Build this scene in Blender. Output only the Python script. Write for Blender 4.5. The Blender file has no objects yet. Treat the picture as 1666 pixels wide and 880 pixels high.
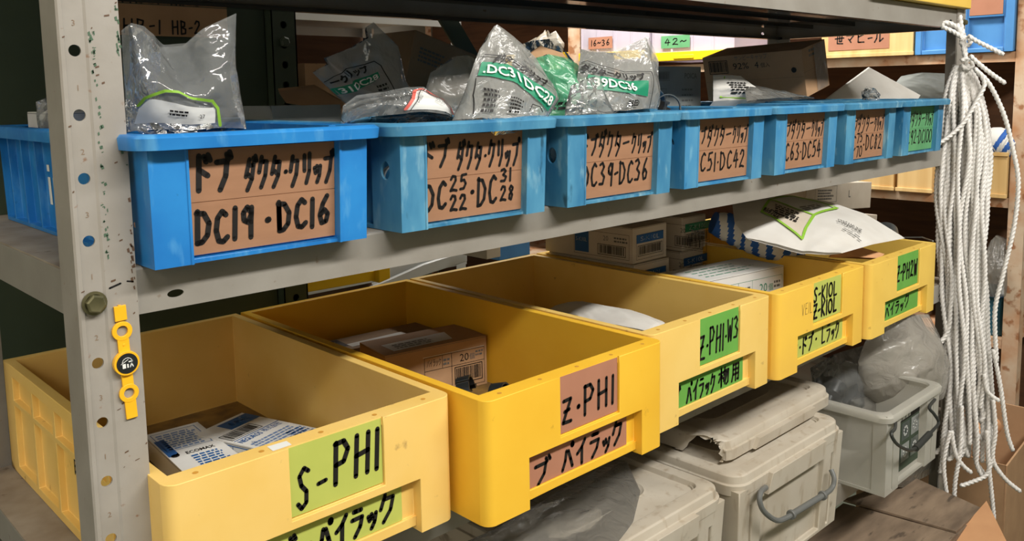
import bpy, bmesh, math, random
from mathutils import Vector, Matrix, noise

C = bpy.context.scene.collection
S = bpy.context.scene
PI = math.pi

# ------------------------------------------------------------------ camera
cam_data = bpy.data.cameras.new('camera')
cam = bpy.data.objects.new('camera', cam_data)
C.objects.link(cam)
yaw, pitch, roll = math.radians(43.9191), math.radians(6.5757), math.radians(-.9367)
r0 = Vector((math.cos(yaw), -math.sin(yaw), 0))
f0 = Vector((math.sin(yaw), math.cos(yaw), 0))
u0 = Vector((0, 0, 1))
fw = f0 * math.cos(pitch) - u0 * math.sin(pitch)
u2 = u0 * math.cos(pitch) + f0 * math.sin(pitch)
rt = r0 * math.cos(roll) + u2 * math.sin(roll)
up = u2 * math.cos(roll) - r0 * math.sin(roll)
cam.matrix_world = Matrix(((rt.x, up.x, -fw.x, -.2108), (rt.y, up.y, -fw.y, -.7267),
                           (rt.z, up.z, -fw.z, .1627), (0, 0, 0, 1)))
cam_data.sensor_fit = 'HORIZONTAL'
cam_data.sensor_width = 36
cam_data.lens = 1402.1 / 1666 * 36
cam_data.shift_x = -(845.04 - 833) / 1666
cam_data.shift_y = (310.74 - 440) / 1666
cam_data.clip_start = .02
S.camera = cam

# ------------------------------------------------------------------ light
w = bpy.data.worlds.new('room_air'); S.world = w; w.use_nodes = True
w.node_tree.nodes['Background'].inputs[0].default_value = (1, .95, .88, 1)
w.node_tree.nodes['Background'].inputs[1].default_value = .115
def lamp(name, loc, sx, sy, power, col=(1, .96, .9), rot=(0, 0, 0)):
    l = bpy.data.lights.new(name, 'AREA'); l.shape = 'RECTANGLE'; l.size = sx; l.size_y = sy
    l.energy = power; l.color = col
    o = bpy.data.objects.new(name, l); C.objects.link(o); o.location = loc; o.rotation_euler = rot
    return o
lamp('front_aisle_tube_light', (.75, -1.45, 1.30), 2.6, .16, 70, rot=(math.radians(38), 0, 0))
lamp('second_aisle_tube_light', (-1.75, -1.25, 1.34), .2, 2.4, 78, rot=(math.radians(14), math.radians(38), 0))
lamp('far_aisle_tube_light', (1.98, 1.20, 1.34), .2, 1.5, 62, rot=(0, math.radians(-14), 0))
S.view_settings.view_transform = 'Standard'
S.view_settings.look = 'None'
S.view_settings.exposure = 0
S.view_settings.gamma = 1
S.view_settings.use_curve_mapping = False

# ------------------------------------------------------------------ materials
def s2l(c):
    return tuple(((x / 255) / 12.92 if x / 255 <= .04045 else ((x / 255 + .055) / 1.055) ** 2.4) for x in c)
MATS = {}
def mat(name, rgb, rough=.5, metal=0, scuff=None, alt=None, scale=8, amount=.5, spots=None, spot_scale=60, spot_cut=.62,
        bump=0, bump_scale=200, spec=.5, stretch=None, trans=0, transp=0):
    """rgb / alt / spots are sRGB 0-255; alt is broad mottling, spots small dirt flecks"""
    m = bpy.data.materials.new(name); m.use_nodes = True; MATS[name] = m
    nt = m.node_tree; n = nt.nodes; L = nt.links
    b = n['Principled BSDF']
    b.inputs['Roughness'].default_value = rough; b.inputs['Metallic'].default_value = metal
    b.inputs['Specular IOR Level'].default_value = spec
    b.inputs['Base Color'].default_value = (*s2l(rgb), 1)
    src = None
    if alt or spots or bump:
        g = n.new('ShaderNodeNewGeometry'); src = g.outputs['Position']
        if stretch:
            mp = n.new('ShaderNodeMapping'); mp.inputs['Scale'].default_value = stretch
            L.new(src, mp.inputs['Vector']); src = mp.outputs['Vector']
    col = None
    def mixc(fac, a, bcol):
        mx = n.new('ShaderNodeMix'); mx.data_type = 'RGBA'
        L.new(fac, mx.inputs['Factor'])
        if hasattr(a, 'is_linked'): L.new(a, mx.inputs['A'])
        else: mx.inputs['A'].default_value = (*s2l(a), 1)
        mx.inputs['B'].default_value = (*s2l(bcol), 1)
        return mx.outputs['Result']
    def nz(sc, lo, hi, top, det=4):
        t = n.new('ShaderNodeTexNoise'); t.inputs['Scale'].default_value = sc; t.inputs['Detail'].default_value = det
        L.new(src, t.inputs['Vector'])
        mr = n.new('ShaderNodeMapRange'); mr.inputs['From Min'].default_value = lo; mr.inputs['From Max'].default_value = hi
        mr.inputs['To Max'].default_value = top
        L.new(t.outputs['Fac'], mr.inputs['Value']); return mr.outputs['Result']
    if alt: col = mixc(nz(scale, .35, .68, amount), rgb, alt)
    if spots: col = mixc(nz(spot_scale, spot_cut, spot_cut + .08, .85), col if col else rgb, spots)
    if scuff:
        sv = src; mp2 = n.new('ShaderNodeMapping'); mp2.inputs['Scale'].default_value = (1, 1, .3); L.new(g.outputs['Position'], mp2.inputs['Vector']); src = mp2.outputs['Vector']
        col = mixc(nz(70, .56, .74, .75, 8), col if col else rgb, scuff); src = sv
    if col: L.new(col, b.inputs['Base Color'])
    if bump:
        t = n.new('ShaderNodeTexNoise'); t.inputs['Scale'].default_value = bump_scale; L.new(src, t.inputs['Vector'])
        bp = n.new('ShaderNodeBump'); bp.inputs['Strength'].default_value = bump; bp.inputs['Distance'].default_value = .002
        L.new(t.outputs['Fac'], bp.inputs['Height']); L.new(bp.outputs['Normal'], b.inputs['Normal'])
    if trans:
        b.inputs['Subsurface Weight'].default_value = 0
        tr = n.new('ShaderNodeBsdfTranslucent'); tr.inputs['Color'].default_value = (*s2l(rgb), 1)
        ms = n.new('ShaderNodeMixShader'); ms.inputs[0].default_value = trans
        L.new(b.outputs[0], ms.inputs[1]); L.new(tr.outputs[0], ms.inputs[2])
        out = ms.outputs[0]
    else: out = b.outputs[0]
    if transp:
        tp = n.new('ShaderNodeBsdfTransparent')
        ms = n.new('ShaderNodeMixShader'); ms.inputs[0].default_value = transp
        L.new(out, ms.inputs[1]); L.new(tp.outputs[0], ms.inputs[2]); out = ms.outputs[0]
    L.new(out, n['Material Output'].inputs['Surface'])
    return m

def film(name, tint=(225, 228, 226), clear=.72, rough=.12, bump=.5, scale=55):
    """thin clear polythene: mostly see-through, a glossy skin and a faint milky body"""
    m = bpy.data.materials.new(name); m.use_nodes = True; MATS[name] = m
    nt = m.node_tree; n = nt.nodes; L = nt.links
    b = n['Principled BSDF']; b.inputs['Base Color'].default_value = (*s2l(tint), 1)
    b.inputs['Roughness'].default_value = .6
    gl = n.new('ShaderNodeBsdfGlossy'); gl.inputs['Roughness'].default_value = rough
    tp = n.new('ShaderNodeBsdfTransparent'); tp.inputs['Color'].default_value = (.97, .98, .98, 1)
    tl = n.new('ShaderNodeBsdfTranslucent'); tl.inputs['Color'].default_value = (*s2l(tint), 1)
    g = n.new('ShaderNodeNewGeometry')
    t = n.new('ShaderNodeTexNoise'); t.inputs['Scale'].default_value = scale; t.inputs['Detail'].default_value = 3
    t.inputs['Distortion'].default_value = 1.2
    L.new(g.outputs['Position'], t.inputs['Vector'])
    bp = n.new('ShaderNodeBump'); bp.inputs['Strength'].default_value = bump; bp.inputs['Distance'].default_value = .006
    L.new(t.outputs['Fac'], bp.inputs['Height'])
    for q in (b, gl, tl): L.new(bp.outputs['Normal'], q.inputs['Normal'])
    body = n.new('ShaderNodeMixShader'); body.inputs[0].default_value = .4
    L.new(b.outputs[0], body.inputs[1]); L.new(tl.outputs[0], body.inputs[2])
    m1 = n.new('ShaderNodeMixShader'); m1.inputs[0].default_value = clear
    L.new(body.outputs[0], m1.inputs[1]); L.new(tp.outputs[0], m1.inputs[2])
    fr = n.new('ShaderNodeFresnel'); fr.inputs['IOR'].default_value = 1.5
    L.new(bp.outputs['Normal'], fr.inputs['Normal'])
    m2 = n.new('ShaderNodeMixShader'); L.new(fr.outputs[0], m2.inputs[0])
    L.new(m1.outputs[0], m2.inputs[1]); L.new(gl.outputs[0], m2.inputs[2])
    L.new(m2.outputs[0], n['Material Output'].inputs['Surface'])
    return m

steel = mat('grey_painted_steel', (150, 146, 138), .42, alt=(134, 129, 120), scale=14, amount=.7, spots=(108, 84, 62), spot_scale=85, spot_cut=.69, bump=.05)
steel_top = mat('dusty_shelf_top', (158, 148, 134), .75, alt=(126, 112, 96), scale=22, amount=.8, spots=(92, 76, 60), spot_scale=60, spot_cut=.68)
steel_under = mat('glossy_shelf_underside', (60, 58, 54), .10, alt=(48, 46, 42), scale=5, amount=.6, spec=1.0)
post_m = mat('worn_grey_post', (160, 155, 147), .45, alt=(142, 136, 126), scale=18, amount=.7, spots=(128, 92, 66), spot_scale=110, spot_cut=.685, bump=.06)
olive = mat('olive_bolt', (120, 116, 84), .35, .6, alt=(88, 86, 62), scale=90)
wear_green = mat('green_paint_residue', (78, 104, 82), .7, alt=(56, 84, 60), scale=200)
wear_brown = mat('brown_scrape', (96, 72, 54), .7)
faint_ink = mat('worn_stencil', (136, 116, 96), .7)
blue1 = mat('bright_blue_plastic', (44, 136, 208), .38, scuff=(92, 164, 216), alt=(26, 110, 188), scale=16, amount=.8, spots=(14, 60, 104), spot_scale=45, spot_cut=.7)
blue2 = mat('faded_blue_plastic', (84, 150, 184), .5, scuff=(150, 192, 206), alt=(40, 110, 154), scale=24, amount=1.0, spots=(26, 70, 92), spot_scale=50, spot_cut=.68, stretch=(1, 1, .35))
blue3 = mat('mid_blue_plastic', (44, 124, 178), .45, scuff=(120, 176, 204), alt=(92, 156, 190), scale=22, amount=.9, spots=(20, 70, 110), spot_scale=45, spot_cut=.68, stretch=(1, 1, .4))
yel = [mat('pale_yellow_plastic', (243, 206, 122), .42, alt=(236, 194, 100), scale=12, amount=.7, spots=(172, 138, 84), spot_scale=38, spot_cut=.69, spec=.35),
       mat('strong_yellow_plastic', (246, 196, 62), .4, alt=(238, 183, 50), scale=10, amount=.7, spots=(190, 140, 44), spot_scale=40, spot_cut=.71, spec=.35),
       mat('buff_yellow_plastic', (242, 206, 118), .42, alt=(234, 194, 98), scale=12, amount=.6, spots=(176, 138, 80), spot_scale=40, spot_cut=.70, spec=.35),
       mat('warm_yellow_plastic', (246, 201, 80), .42, alt=(238, 192, 84), scale=12, amount=.7, spots=(184, 136, 60), spot_scale=40, spot_cut=.70, spec=.35),
       mat('dull_yellow_plastic', (242, 204, 98), .45, alt=(230, 190, 86), scale=12, amount=.7, spots=(170, 128, 60), spot_scale=40, spot_cut=.68, spec=.35)]
dimple = mat('ochre_dimple', (206, 150, 60), .6)
grime = mat('bin_floor_dirt', (150, 118, 58), .85, alt=(110, 86, 50), scale=40, amount=.9)
card = mat('brown_card', (160, 118, 88), .8, alt=(150, 109, 80), scale=30, amount=.6, stretch=(1, 1, 5))
card_pink = mat('pinkish_brown_card', (176, 122, 96), .8, alt=(166, 113, 87), scale=24, amount=.6)
card_green = mat('green_card', (104, 168, 70), .8, alt=(92, 154, 60), scale=24, amount=.6)
card_pale = mat('yellow_green_card', (186, 194, 92), .8, alt=(176, 186, 84), scale=24, amount=.6)
card_dull = mat('dull_green_card', (96, 160, 108), .8, alt=(84, 146, 98), scale=24, amount=.7)
ink = mat('black_marker_ink', (20, 17, 16), .55)
pencil = mat('pencil_grey', (112, 92, 60), .7)
carton = mat('tan_carton', (178, 142, 106), .8, alt=(164, 128, 94), scale=20, amount=.7)
carton_d = mat('dusty_tan_carton', (152, 126, 98), .85, alt=(128, 106, 82), scale=14, amount=.8, spots=(96, 80, 62), spot_scale=40, spot_cut=.68)
carton_o = mat('orange_tan_carton', (206, 156, 112), .8, alt=(192, 142, 100), scale=16, amount=.7)
carton_w = mat('pale_carton', (206, 196, 180), .75, alt=(194, 182, 164), scale=20, amount=.7)
carton_g = mat('grey_carton', (142, 146, 142), .75, alt=(128, 132, 130), scale=20, amount=.6)
white_c = mat('white_carton', (226, 226, 222), .6, alt=(214, 212, 206), scale=25, amount=.6)
blue_ink = mat('blue_print', (28, 92, 158), .5)
navy_ink = mat('pale_blue_print', (112, 140, 184), .6)
green_ink = mat('green_print', (22, 132, 96), .5)
lime_ink = mat('lime_print', (140, 190, 60), .6)
red_ink = mat('coral_print', (232, 112, 100), .6)
white_ink = mat('white_print', (232, 234, 230), .6)
grey_ink = mat('grey_print', (98, 98, 96), .6)
paper = mat('white_paper', (226, 224, 218), .75, alt=(212, 208, 200), scale=18, amount=.6, bump=.25, bump_scale=60, trans=.15)
metal = mat('zinc_metal', (160, 168, 172), .28, .9, alt=(110, 120, 126), scale=40)
dark_m = mat('dark_zinc', (92, 100, 104), .4, .7, alt=(60, 66, 70), scale=40)
black_p = mat('black_plastic', (30, 33, 34), .35, alt=(44, 48, 50), scale=30)
rope_m = mat('white_nylon_rope', (246, 244, 240), .5, alt=(234, 230, 224), scale=60, amount=.6, trans=.1)
tag_m = mat('amber_plastic', (250, 190, 40), .3, alt=(242, 176, 30), scale=60)
milk = mat('milky_plastic', (216, 208, 192), .45, scuff=(172, 154, 128), alt=(198, 186, 166), scale=12, amount=.7, spots=(150, 138, 120), spot_scale=34, spot_cut=.68, trans=.25)
milk_clear = mat('cloudy_clear_plastic', (220, 218, 208), .35, alt=(202, 200, 190), scale=14, amount=.6, trans=.3, transp=.25)
handle_m = mat('grey_handle_plastic', (104, 106, 104), .45)
handle_d = mat('dark_handle', (62, 64, 62), .4, .3)
film_m = film('clear_film', clear=.78, rough=.08, bump=.7, scale=27)
film_print = film('printed_bag_film', tint=(214, 214, 208), clear=.52, rough=.12, bump=.5)
film_thin = film('thin_clear_film', clear=.86, rough=.14, bump=.5, scale=45)
film_dull = film('milky_film', tint=(220, 214, 202), clear=.40, rough=.22, bump=.9, scale=28)
film_grey = film('grey_film', tint=(180, 176, 166), clear=.5, rough=.25, bump=.8, scale=30)
film_green = film('green_film', tint=(110, 214, 160), clear=.35, rough=.18, bump=.5, scale=45)
cabinet_green = mat('dark_green_steel', (64, 78, 62), .55, alt=(54, 66, 52), scale=6, amount=.7, spots=(40, 44, 36), spot_scale=40, spot_cut=.7)
white_steel = mat('off_white_steel', (206, 208, 206), .45, alt=(190, 190, 186), scale=8, amount=.5)
rusty = mat('rusty_cream_steel', (206, 184, 158), .7, alt=(182, 122, 72), scale=11, amount=.9, spots=(148, 92, 50), spot_scale=24, spot_cut=.58)
wood = mat('light_wood', (226, 192, 132), .65, alt=(204, 162, 98), scale=30, amount=.9, stretch=(1, 1, .06))
wood_dk = mat('dark_wood', (92, 62, 38), .7, alt=(68, 44, 26), scale=20, amount=.8, stretch=(.3, .3, 3))
old_card = mat('dusty_grey_card', (150, 130, 108), .9, alt=(104, 88, 72), scale=14, amount=.95, spots=(80, 68, 56), spot_scale=26, spot_cut=.62, stretch=(.5, 2, 2), bump=.3, bump_scale=40)
back_blue = mat('back_blue_plastic', (84, 146, 206), .45, alt=(66, 124, 184), scale=10, amount=.7)
clear_box = mat('clear_parts_box', (218, 210, 220), .2, alt=(198, 190, 204), scale=9, amount=.7, trans=.25, transp=.2)
tray_yellow = mat('bright_yellow_rim', (250, 206, 30), .4)
teal_p = mat('teal_plastic', (48, 104, 124), .5, alt=(36, 84, 100), scale=12)
stripe_w = mat('white_cloth', (222, 222, 218), .8)
stripe_b = mat('blue_cloth', (44, 96, 176), .8)
concrete = mat('painted_floor', (112, 120, 104), .7, alt=(90, 98, 84), scale=3, amount=.8, spots=(70, 72, 62), spot_scale=12)
wallm = mat('wall_paint', (186, 178, 164), .8, alt=(170, 162, 148), scale=2)
ceilm = mat('ceiling_board', (196, 190, 180), .85, alt=(184, 178, 168), scale=2)

# ------------------------------------------------------------------ mesh helpers
class MB:
    def __init__(s): s.v = []; s.f = []; s.m = []
    def add(s, vs, fs, mi=0):
        o = len(s.v); s.v += [tuple(q) for q in vs]
        for f in fs: s.f.append(tuple(i + o for i in f)); s.m.append(mi)
        return s
    def hexa(s, b, t, mi=0):
        return s.add(list(b) + list(t), [(3, 2, 1, 0), (4, 5, 6, 7), (0, 1, 5, 4), (1, 2, 6, 5), (2, 3, 7, 6), (3, 0, 4, 7)], mi)
    def box(s, x0, x1, y0, y1, z0, z1, mi=0):
        return s.hexa([(x0, y0, z0), (x1, y0, z0), (x1, y1, z0), (x0, y1, z0)], [(x0, y0, z1), (x1, y0, z1), (x1, y1, z1), (x0, y1, z1)], mi)
    def tube(s, pts, r, n=8, mi=0, lobes=0, pitch=.02, closed=False):
        pts = [Vector(p) for p in pts]; N = len(pts)
        rs = r if isinstance(r, (list, tuple)) else [r] * N
        up = Vector((0, 0, 1)); base = len(s.v); nrm = None; dist = 0
        for i in range(N):
            t = (pts[min(i + 1, N - 1)] - pts[max(i - 1, 0)]).normalized()
            if nrm is None:
                nrm = t.orthogonal().normalized()
            nrm = (nrm - t * nrm.dot(t))
            nrm = nrm.normalized() if nrm.length > 1e-6 else t.orthogonal().normalized()
            bi = t.cross(nrm)
            if i: dist += (pts[i] - pts[i - 1]).length
            for k in range(n):
                a = 2 * PI * k / n
                rr = rs[i] * (1 + (.2 * math.cos(lobes * a) if lobes else 0))
                a2 = a + (dist / pitch * 2 * PI / max(lobes, 1) if lobes else 0)
                s.v.append(tuple(pts[i] + (nrm * math.cos(a2) + bi * math.sin(a2)) * rr))
        for i in range(N - 1):
            for k in range(n):
                a = base + i * n + k; b = base + i * n + (k + 1) % n
                s.f.append((a, b, b + n, a + n)); s.m.append(mi)
        s.f.append(tuple(base + k for k in reversed(range(n)))); s.m.append(mi)
        s.f.append(tuple(base + (N - 1) * n + k for k in range(n))); s.m.append(mi)
        return s
    def lathe(s, prof, o, ax=(0, 0, 1), n=20, mi=0, arc=1.0):
        ax = Vector(ax).normalized(); e = ax.orthogonal().normalized(); g = ax.cross(e); o = Vector(o)
        base = len(s.v); m = len(prof)
        for k in range(n):
            a = 2 * PI * arc * k / n
            for r_, h in prof: s.v.append(tuple(o + (e * math.cos(a) + g * math.sin(a)) * r_ + ax * h))
        for k in range(n):
            for i in range(m - 1):
                a = base + k * m + i; b = base + ((k + 1) % n) * m + i
                s.f.append((a, b, b + 1, a + 1)); s.m.append(mi)
        return s
    def prism(s, pts, d, mi=0):
        """pts: planar 3-D outline, d: extrusion vector"""
        n = len(pts); d = Vector(d)
        vs = [Vector(p) for p in pts] + [Vector(p) + d for p in pts]
        fs = [tuple(range(n)), tuple(range(2 * n - 1, n - 1, -1))] + [(i, (i + 1) % n, (i + 1) % n + n, i + n) for i in range(n)]
        return s.add(vs, fs, mi)
    def cells(s, us, vs, depth, mp, mi=0):
        """relief panel: mp(u, v, d) -> point; depth(i, j) inward depth of each cell"""
        nu, nv = len(us) - 1, len(vs) - 1
        D = [[depth(i, j) for j in range(nv)] for i in range(nu)]
        for i in range(nu):
            for j in range(nv):
                d = D[i][j]
                if d is None: continue
                s.add([mp(us[i], vs[j], d), mp(us[i + 1], vs[j], d), mp(us[i + 1], vs[j + 1], d), mp(us[i], vs[j + 1], d)], [(0, 1, 2, 3)], mi)
                if i + 1 < nu and D[i + 1][j] is not None and abs(D[i + 1][j] - d) > 1e-6:
                    e = D[i + 1][j]
                    s.add([mp(us[i + 1], vs[j], d), mp(us[i + 1], vs[j], e), mp(us[i + 1], vs[j + 1], e), mp(us[i + 1], vs[j + 1], d)], [(0, 1, 2, 3)], mi)
                if j + 1 < nv and D[i][j + 1] is not None and abs(D[i][j + 1] - d) > 1e-6:
                    e = D[i][j + 1]
                    s.add([mp(us[i], vs[j + 1], d), mp(us[i + 1], vs[j + 1], d), mp(us[i + 1], vs[j + 1], e), mp(us[i], vs[j + 1], e)], [(0, 1, 2, 3)], mi)
        return s
    def holed(s, u0, u1, v0, v1, holes, mp, mi=0, depth=.002):
        """plate [u0,u1]x[v0,v1] along v with real holes (cu, cv, ru, rv); mp(u, v, d)"""
        holes = sorted(holes, key=lambda h: h[1]); cur = v0
        def quad(a, b):
            if b - a > 1e-6: s.add([mp(u0, a, 0), mp(u1, a, 0), mp(u1, b, 0), mp(u0, b, 0)], [(0, 1, 2, 3)], mi)
        for (cu, cv, ru, rv) in holes:
            lo, hi = cv - rv * 1.5, cv + rv * 1.5
            quad(cur, lo); cur = hi
            angs = [2 * PI * k / 20 for k in range(20)]
            angs += [math.atan2(b - cv, a - cu) % (2 * PI) for a in (u0, u1) for b in (lo, hi)]
            angs = sorted(set(round(a, 6) for a in angs))
            inn = []; out = []; back = []
            for a in angs:
                c, q = math.cos(a), math.sin(a)
                inn.append((cu + ru * c, cv + rv * q))
                t = 1e9
                if c > 1e-9: t = min(t, (u1 - cu) / c)
                if c < -1e-9: t = min(t, (u0 - cu) / c)
                if q > 1e-9: t = min(t, (hi - cv) / q)
                if q < -1e-9: t = min(t, (lo - cv) / q)
                out.append((cu + t * c, cv + t * q))
            n = len(angs)
            s.add([mp(*p, 0) for p in out] + [mp(*p, 0) for p in inn] + [mp(*p, depth) for p in inn],
                  [(i, (i + 1) % n, n + (i + 1) % n, n + i) for i in range(n)] + [(n + i, n + (i + 1) % n, 2 * n + (i + 1) % n, 2 * n + i) for i in range(n)], mi)
        quad(cur, v1)
        return s
    def build(s, name, mats, parent=None, bevel=0, seg=2, smooth=35, merge=True, sub=0, recalc=True):
        me = bpy.data.meshes.new(name); me.from_pydata(s.v, [], s.f)
        mats = mats if isinstance(mats, (list, tuple)) else [mats]
        for m in mats: me.materials.append(m)
        me.polygons.foreach_set('material_index', s.m)
        bm = bmesh.new(); bm.from_mesh(me)
        if merge: bmesh.ops.remove_doubles(bm, verts=bm.verts, dist=2e-5)
        if recalc: bmesh.ops.recalc_face_normals(bm, faces=bm.faces)
        bm.to_mesh(me); bm.free()
        me.polygons.foreach_set('use_smooth', [smooth > 0] * len(me.polygons))
        if smooth: me.set_sharp_from_angle(angle=math.radians(smooth))
        o = bpy.data.objects.new(name, me); C.objects.link(o)
        if parent: o.parent = parent
        if bevel:
            md = o.modifiers.new('soft_edges', 'BEVEL'); md.width = bevel; md.segments = seg; md.limit_method = 'ANGLE'
            md.angle_limit = math.radians(38); md.harden_normals = False
        if sub:
            md = o.modifiers.new('smooth', 'SUBSURF'); md.levels = sub; md.render_levels = sub
        return o

def tag(o, label, cat, group=None, kind=None):
    o['label'] = label; o['category'] = cat
    if group: o['group'] = group
    if kind: o['kind'] = kind
    return o
def thing(name, label, cat, loc=(0, 0, 0), rotz=0, group=None, rot=None):
    o = bpy.data.objects.new(name, None); C.objects.link(o); o.empty_display_size = .03
    o.location = loc; o.rotation_euler = rot if rot else (0, 0, rotz)
    return tag(o, label, cat, group)
def struct(o): o['kind'] = 'structure'; return o
def copy_tree(o, parent=None):
    c = o.copy(); C.objects.link(c)
    if parent: c.parent = parent
    for ch in list(o.children): copy_tree(ch, c)
    return c

# planes for lettering: plane(O, U, V, off) -> f(u, v)
def plane(O, U, V, off=.0004):
    O = Vector(O); U = Vector(U).normalized(); V = Vector(V).normalized(); N = U.cross(V) * off
    return lambda a, b: tuple(O + U * a + V * b + N)
def ribbon(mb, pts, w, mp, mi, taper=True):
    """one marker stroke as a flat ribbon with rounded ends"""
    P = [Vector((p[0], p[1])) for p in pts]
    for i in range(len(P) - 1):
        a, b = P[i], P[i + 1]; d = b - a
        if d.length < 1e-7: continue
        n = Vector((-d.y, d.x)).normalized() * w / 2
        mb.add([mp(*(a - n)), mp(*(b - n)), mp(*(b + n)), mp(*(a + n))], [(0, 1, 2, 3)], mi)
    for p in P:
        k = 8
        mb.add([mp(p.x + math.cos(2 * PI * j / k) * w / 2, p.y + math.sin(2 * PI * j / k) * w / 2) for j in range(k)], [tuple(range(k))], mi)
def rect(mb, x0, x1, y0, y1, mp, mi):
    nx = max(1, int(abs(x1 - x0) / .012)); ny = max(1, int(abs(y1 - y0) / .012))
    for i in range(nx):
        for j in range(ny):
            a, b = x0 + (x1 - x0) * i / nx, x0 + (x1 - x0) * (i + 1) / nx
            c, d = y0 + (y1 - y0) * j / ny, y0 + (y1 - y0) * (j + 1) / ny
            mb.add([mp(a, c), mp(b, c), mp(b, d), mp(a, d)], [(0, 1, 2, 3)], mi)
def frame(mb, x0, x1, y0, y1, t, mp, mi):
    rect(mb, x0, x1, y0, y0 + t, mp, mi); rect(mb, x0, x1, y1 - t, y1, mp, mi)
    rect(mb, x0, x0 + t, y0, y1, mp, mi); rect(mb, x1 - t, x1, y0, y1, mp, mi)
_txt = {}
def text(mb, body, x, y, size, mp, mi, width=None, shear=0, bold=0):
    """printed lettering; size = cap height-ish, width squeezes the line to a length"""
    fine = hasattr(mp, 'curved'); key = (body, bold, fine)
    if key not in _txt:
        c = bpy.data.curves.new('lettering', 'FONT'); c.body = body; c.resolution_u = 2; c.offset = bold
        o = bpy.data.objects.new('lettering', c); C.objects.link(o)
        me = bpy.data.meshes.new_from_object(o.evaluated_get(bpy.context.evaluated_depsgraph_get()))
        if fine:                                         # finer lettering follows a curved sheet
            bm = bmesh.new(); bm.from_mesh(me); bmesh.ops.triangulate(bm, faces=bm.faces)
            for _ in range(2):
                bmesh.ops.subdivide_edges(bm, edges=[e for e in bm.edges if e.calc_length() > .12], cuts=1)
                bmesh.ops.triangulate(bm, faces=bm.faces)
            bm.to_mesh(me); bm.free()
        vs = [(v.co.x, v.co.y) for v in me.vertices]; fs = [tuple(p.vertices) for p in me.polygons]
        bpy.data.objects.remove(o); bpy.data.curves.remove(c); bpy.data.meshes.remove(me)
        _txt[key] = (vs, fs)
    vs, fs = _txt[key]
    if not vs: return
    x1 = max(v[0] for v in vs); sy = size / .7; sx = (width / x1) if width else sy
    mb.add([mp(x + v[0] * sx + v[1] * sy * shear, y + v[1] * sy) for v in vs], fs, mi)
def barcode(mb, x0, x1, y0, y1, mp, mi, seed=1, border=True):
    rnd = random.Random(seed)
    if border: frame(mb, x0, x1, y0, y1, (y1 - y0) * .05, mp, mi)
    x = x0 + (x1 - x0) * .06; e = x1 - (x1 - x0) * .06; u = (x1 - x0) / 90
    while x < e:
        wd = u * rnd.choice((1, 1, 2, 3)); rect(mb, x, min(x + wd, e), y0 + (y1 - y0) * .14, y1 - (y1 - y0) * .1, mp, mi); x += wd + u * rnd.choice((1, 1, 2))
def lines(mb, x0, x1, y0, y1, n, mp, mi, seed=1, fill=.55):
    """rows of tiny print too small to read"""
    rnd = random.Random(seed); h = (y1 - y0) / n
    for k in range(n):
        y = y1 - h * (k + 1); x = x0; end = x1 - rnd.random() * (x1 - x0) * .25
        while x < end:
            wd = h * rnd.uniform(.4, 1.2); rect(mb, x, min(x + wd, end), y, y + h * fill, mp, mi); x += wd + h * .25

def quad(q, mp, off=.0022):
    (a0, b0), (a1, b1), (a2, b2), (a3, b3) = q
    f = lambda s, t: mp(a0 * (1 - s) * (1 - t) + a1 * s * (1 - t) + a2 * s * t + a3 * (1 - s) * t, b0 * (1 - s) * (1 - t) + b1 * s * (1 - t) + b2 * s * t + b3 * (1 - s) * t, off)
    f.curved = True; return f
def patch(mb, T, mi, n=10):
    for i in range(n):
        for j in range(n):
            mb.add([T(i / n, j / n), T((i + 1) / n, j / n), T((i + 1) / n, (j + 1) / n), T(i / n, (j + 1) / n)], [(0, 1, 2, 3)], mi)
def dense(P, k=5): return [(P[i][0] + (P[i + 1][0] - P[i][0]) * j / k, P[i][1] + (P[i + 1][1] - P[i][1]) * j / k) for i in range(len(P) - 1) for j in range(k)] + [P[-1]]

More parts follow.
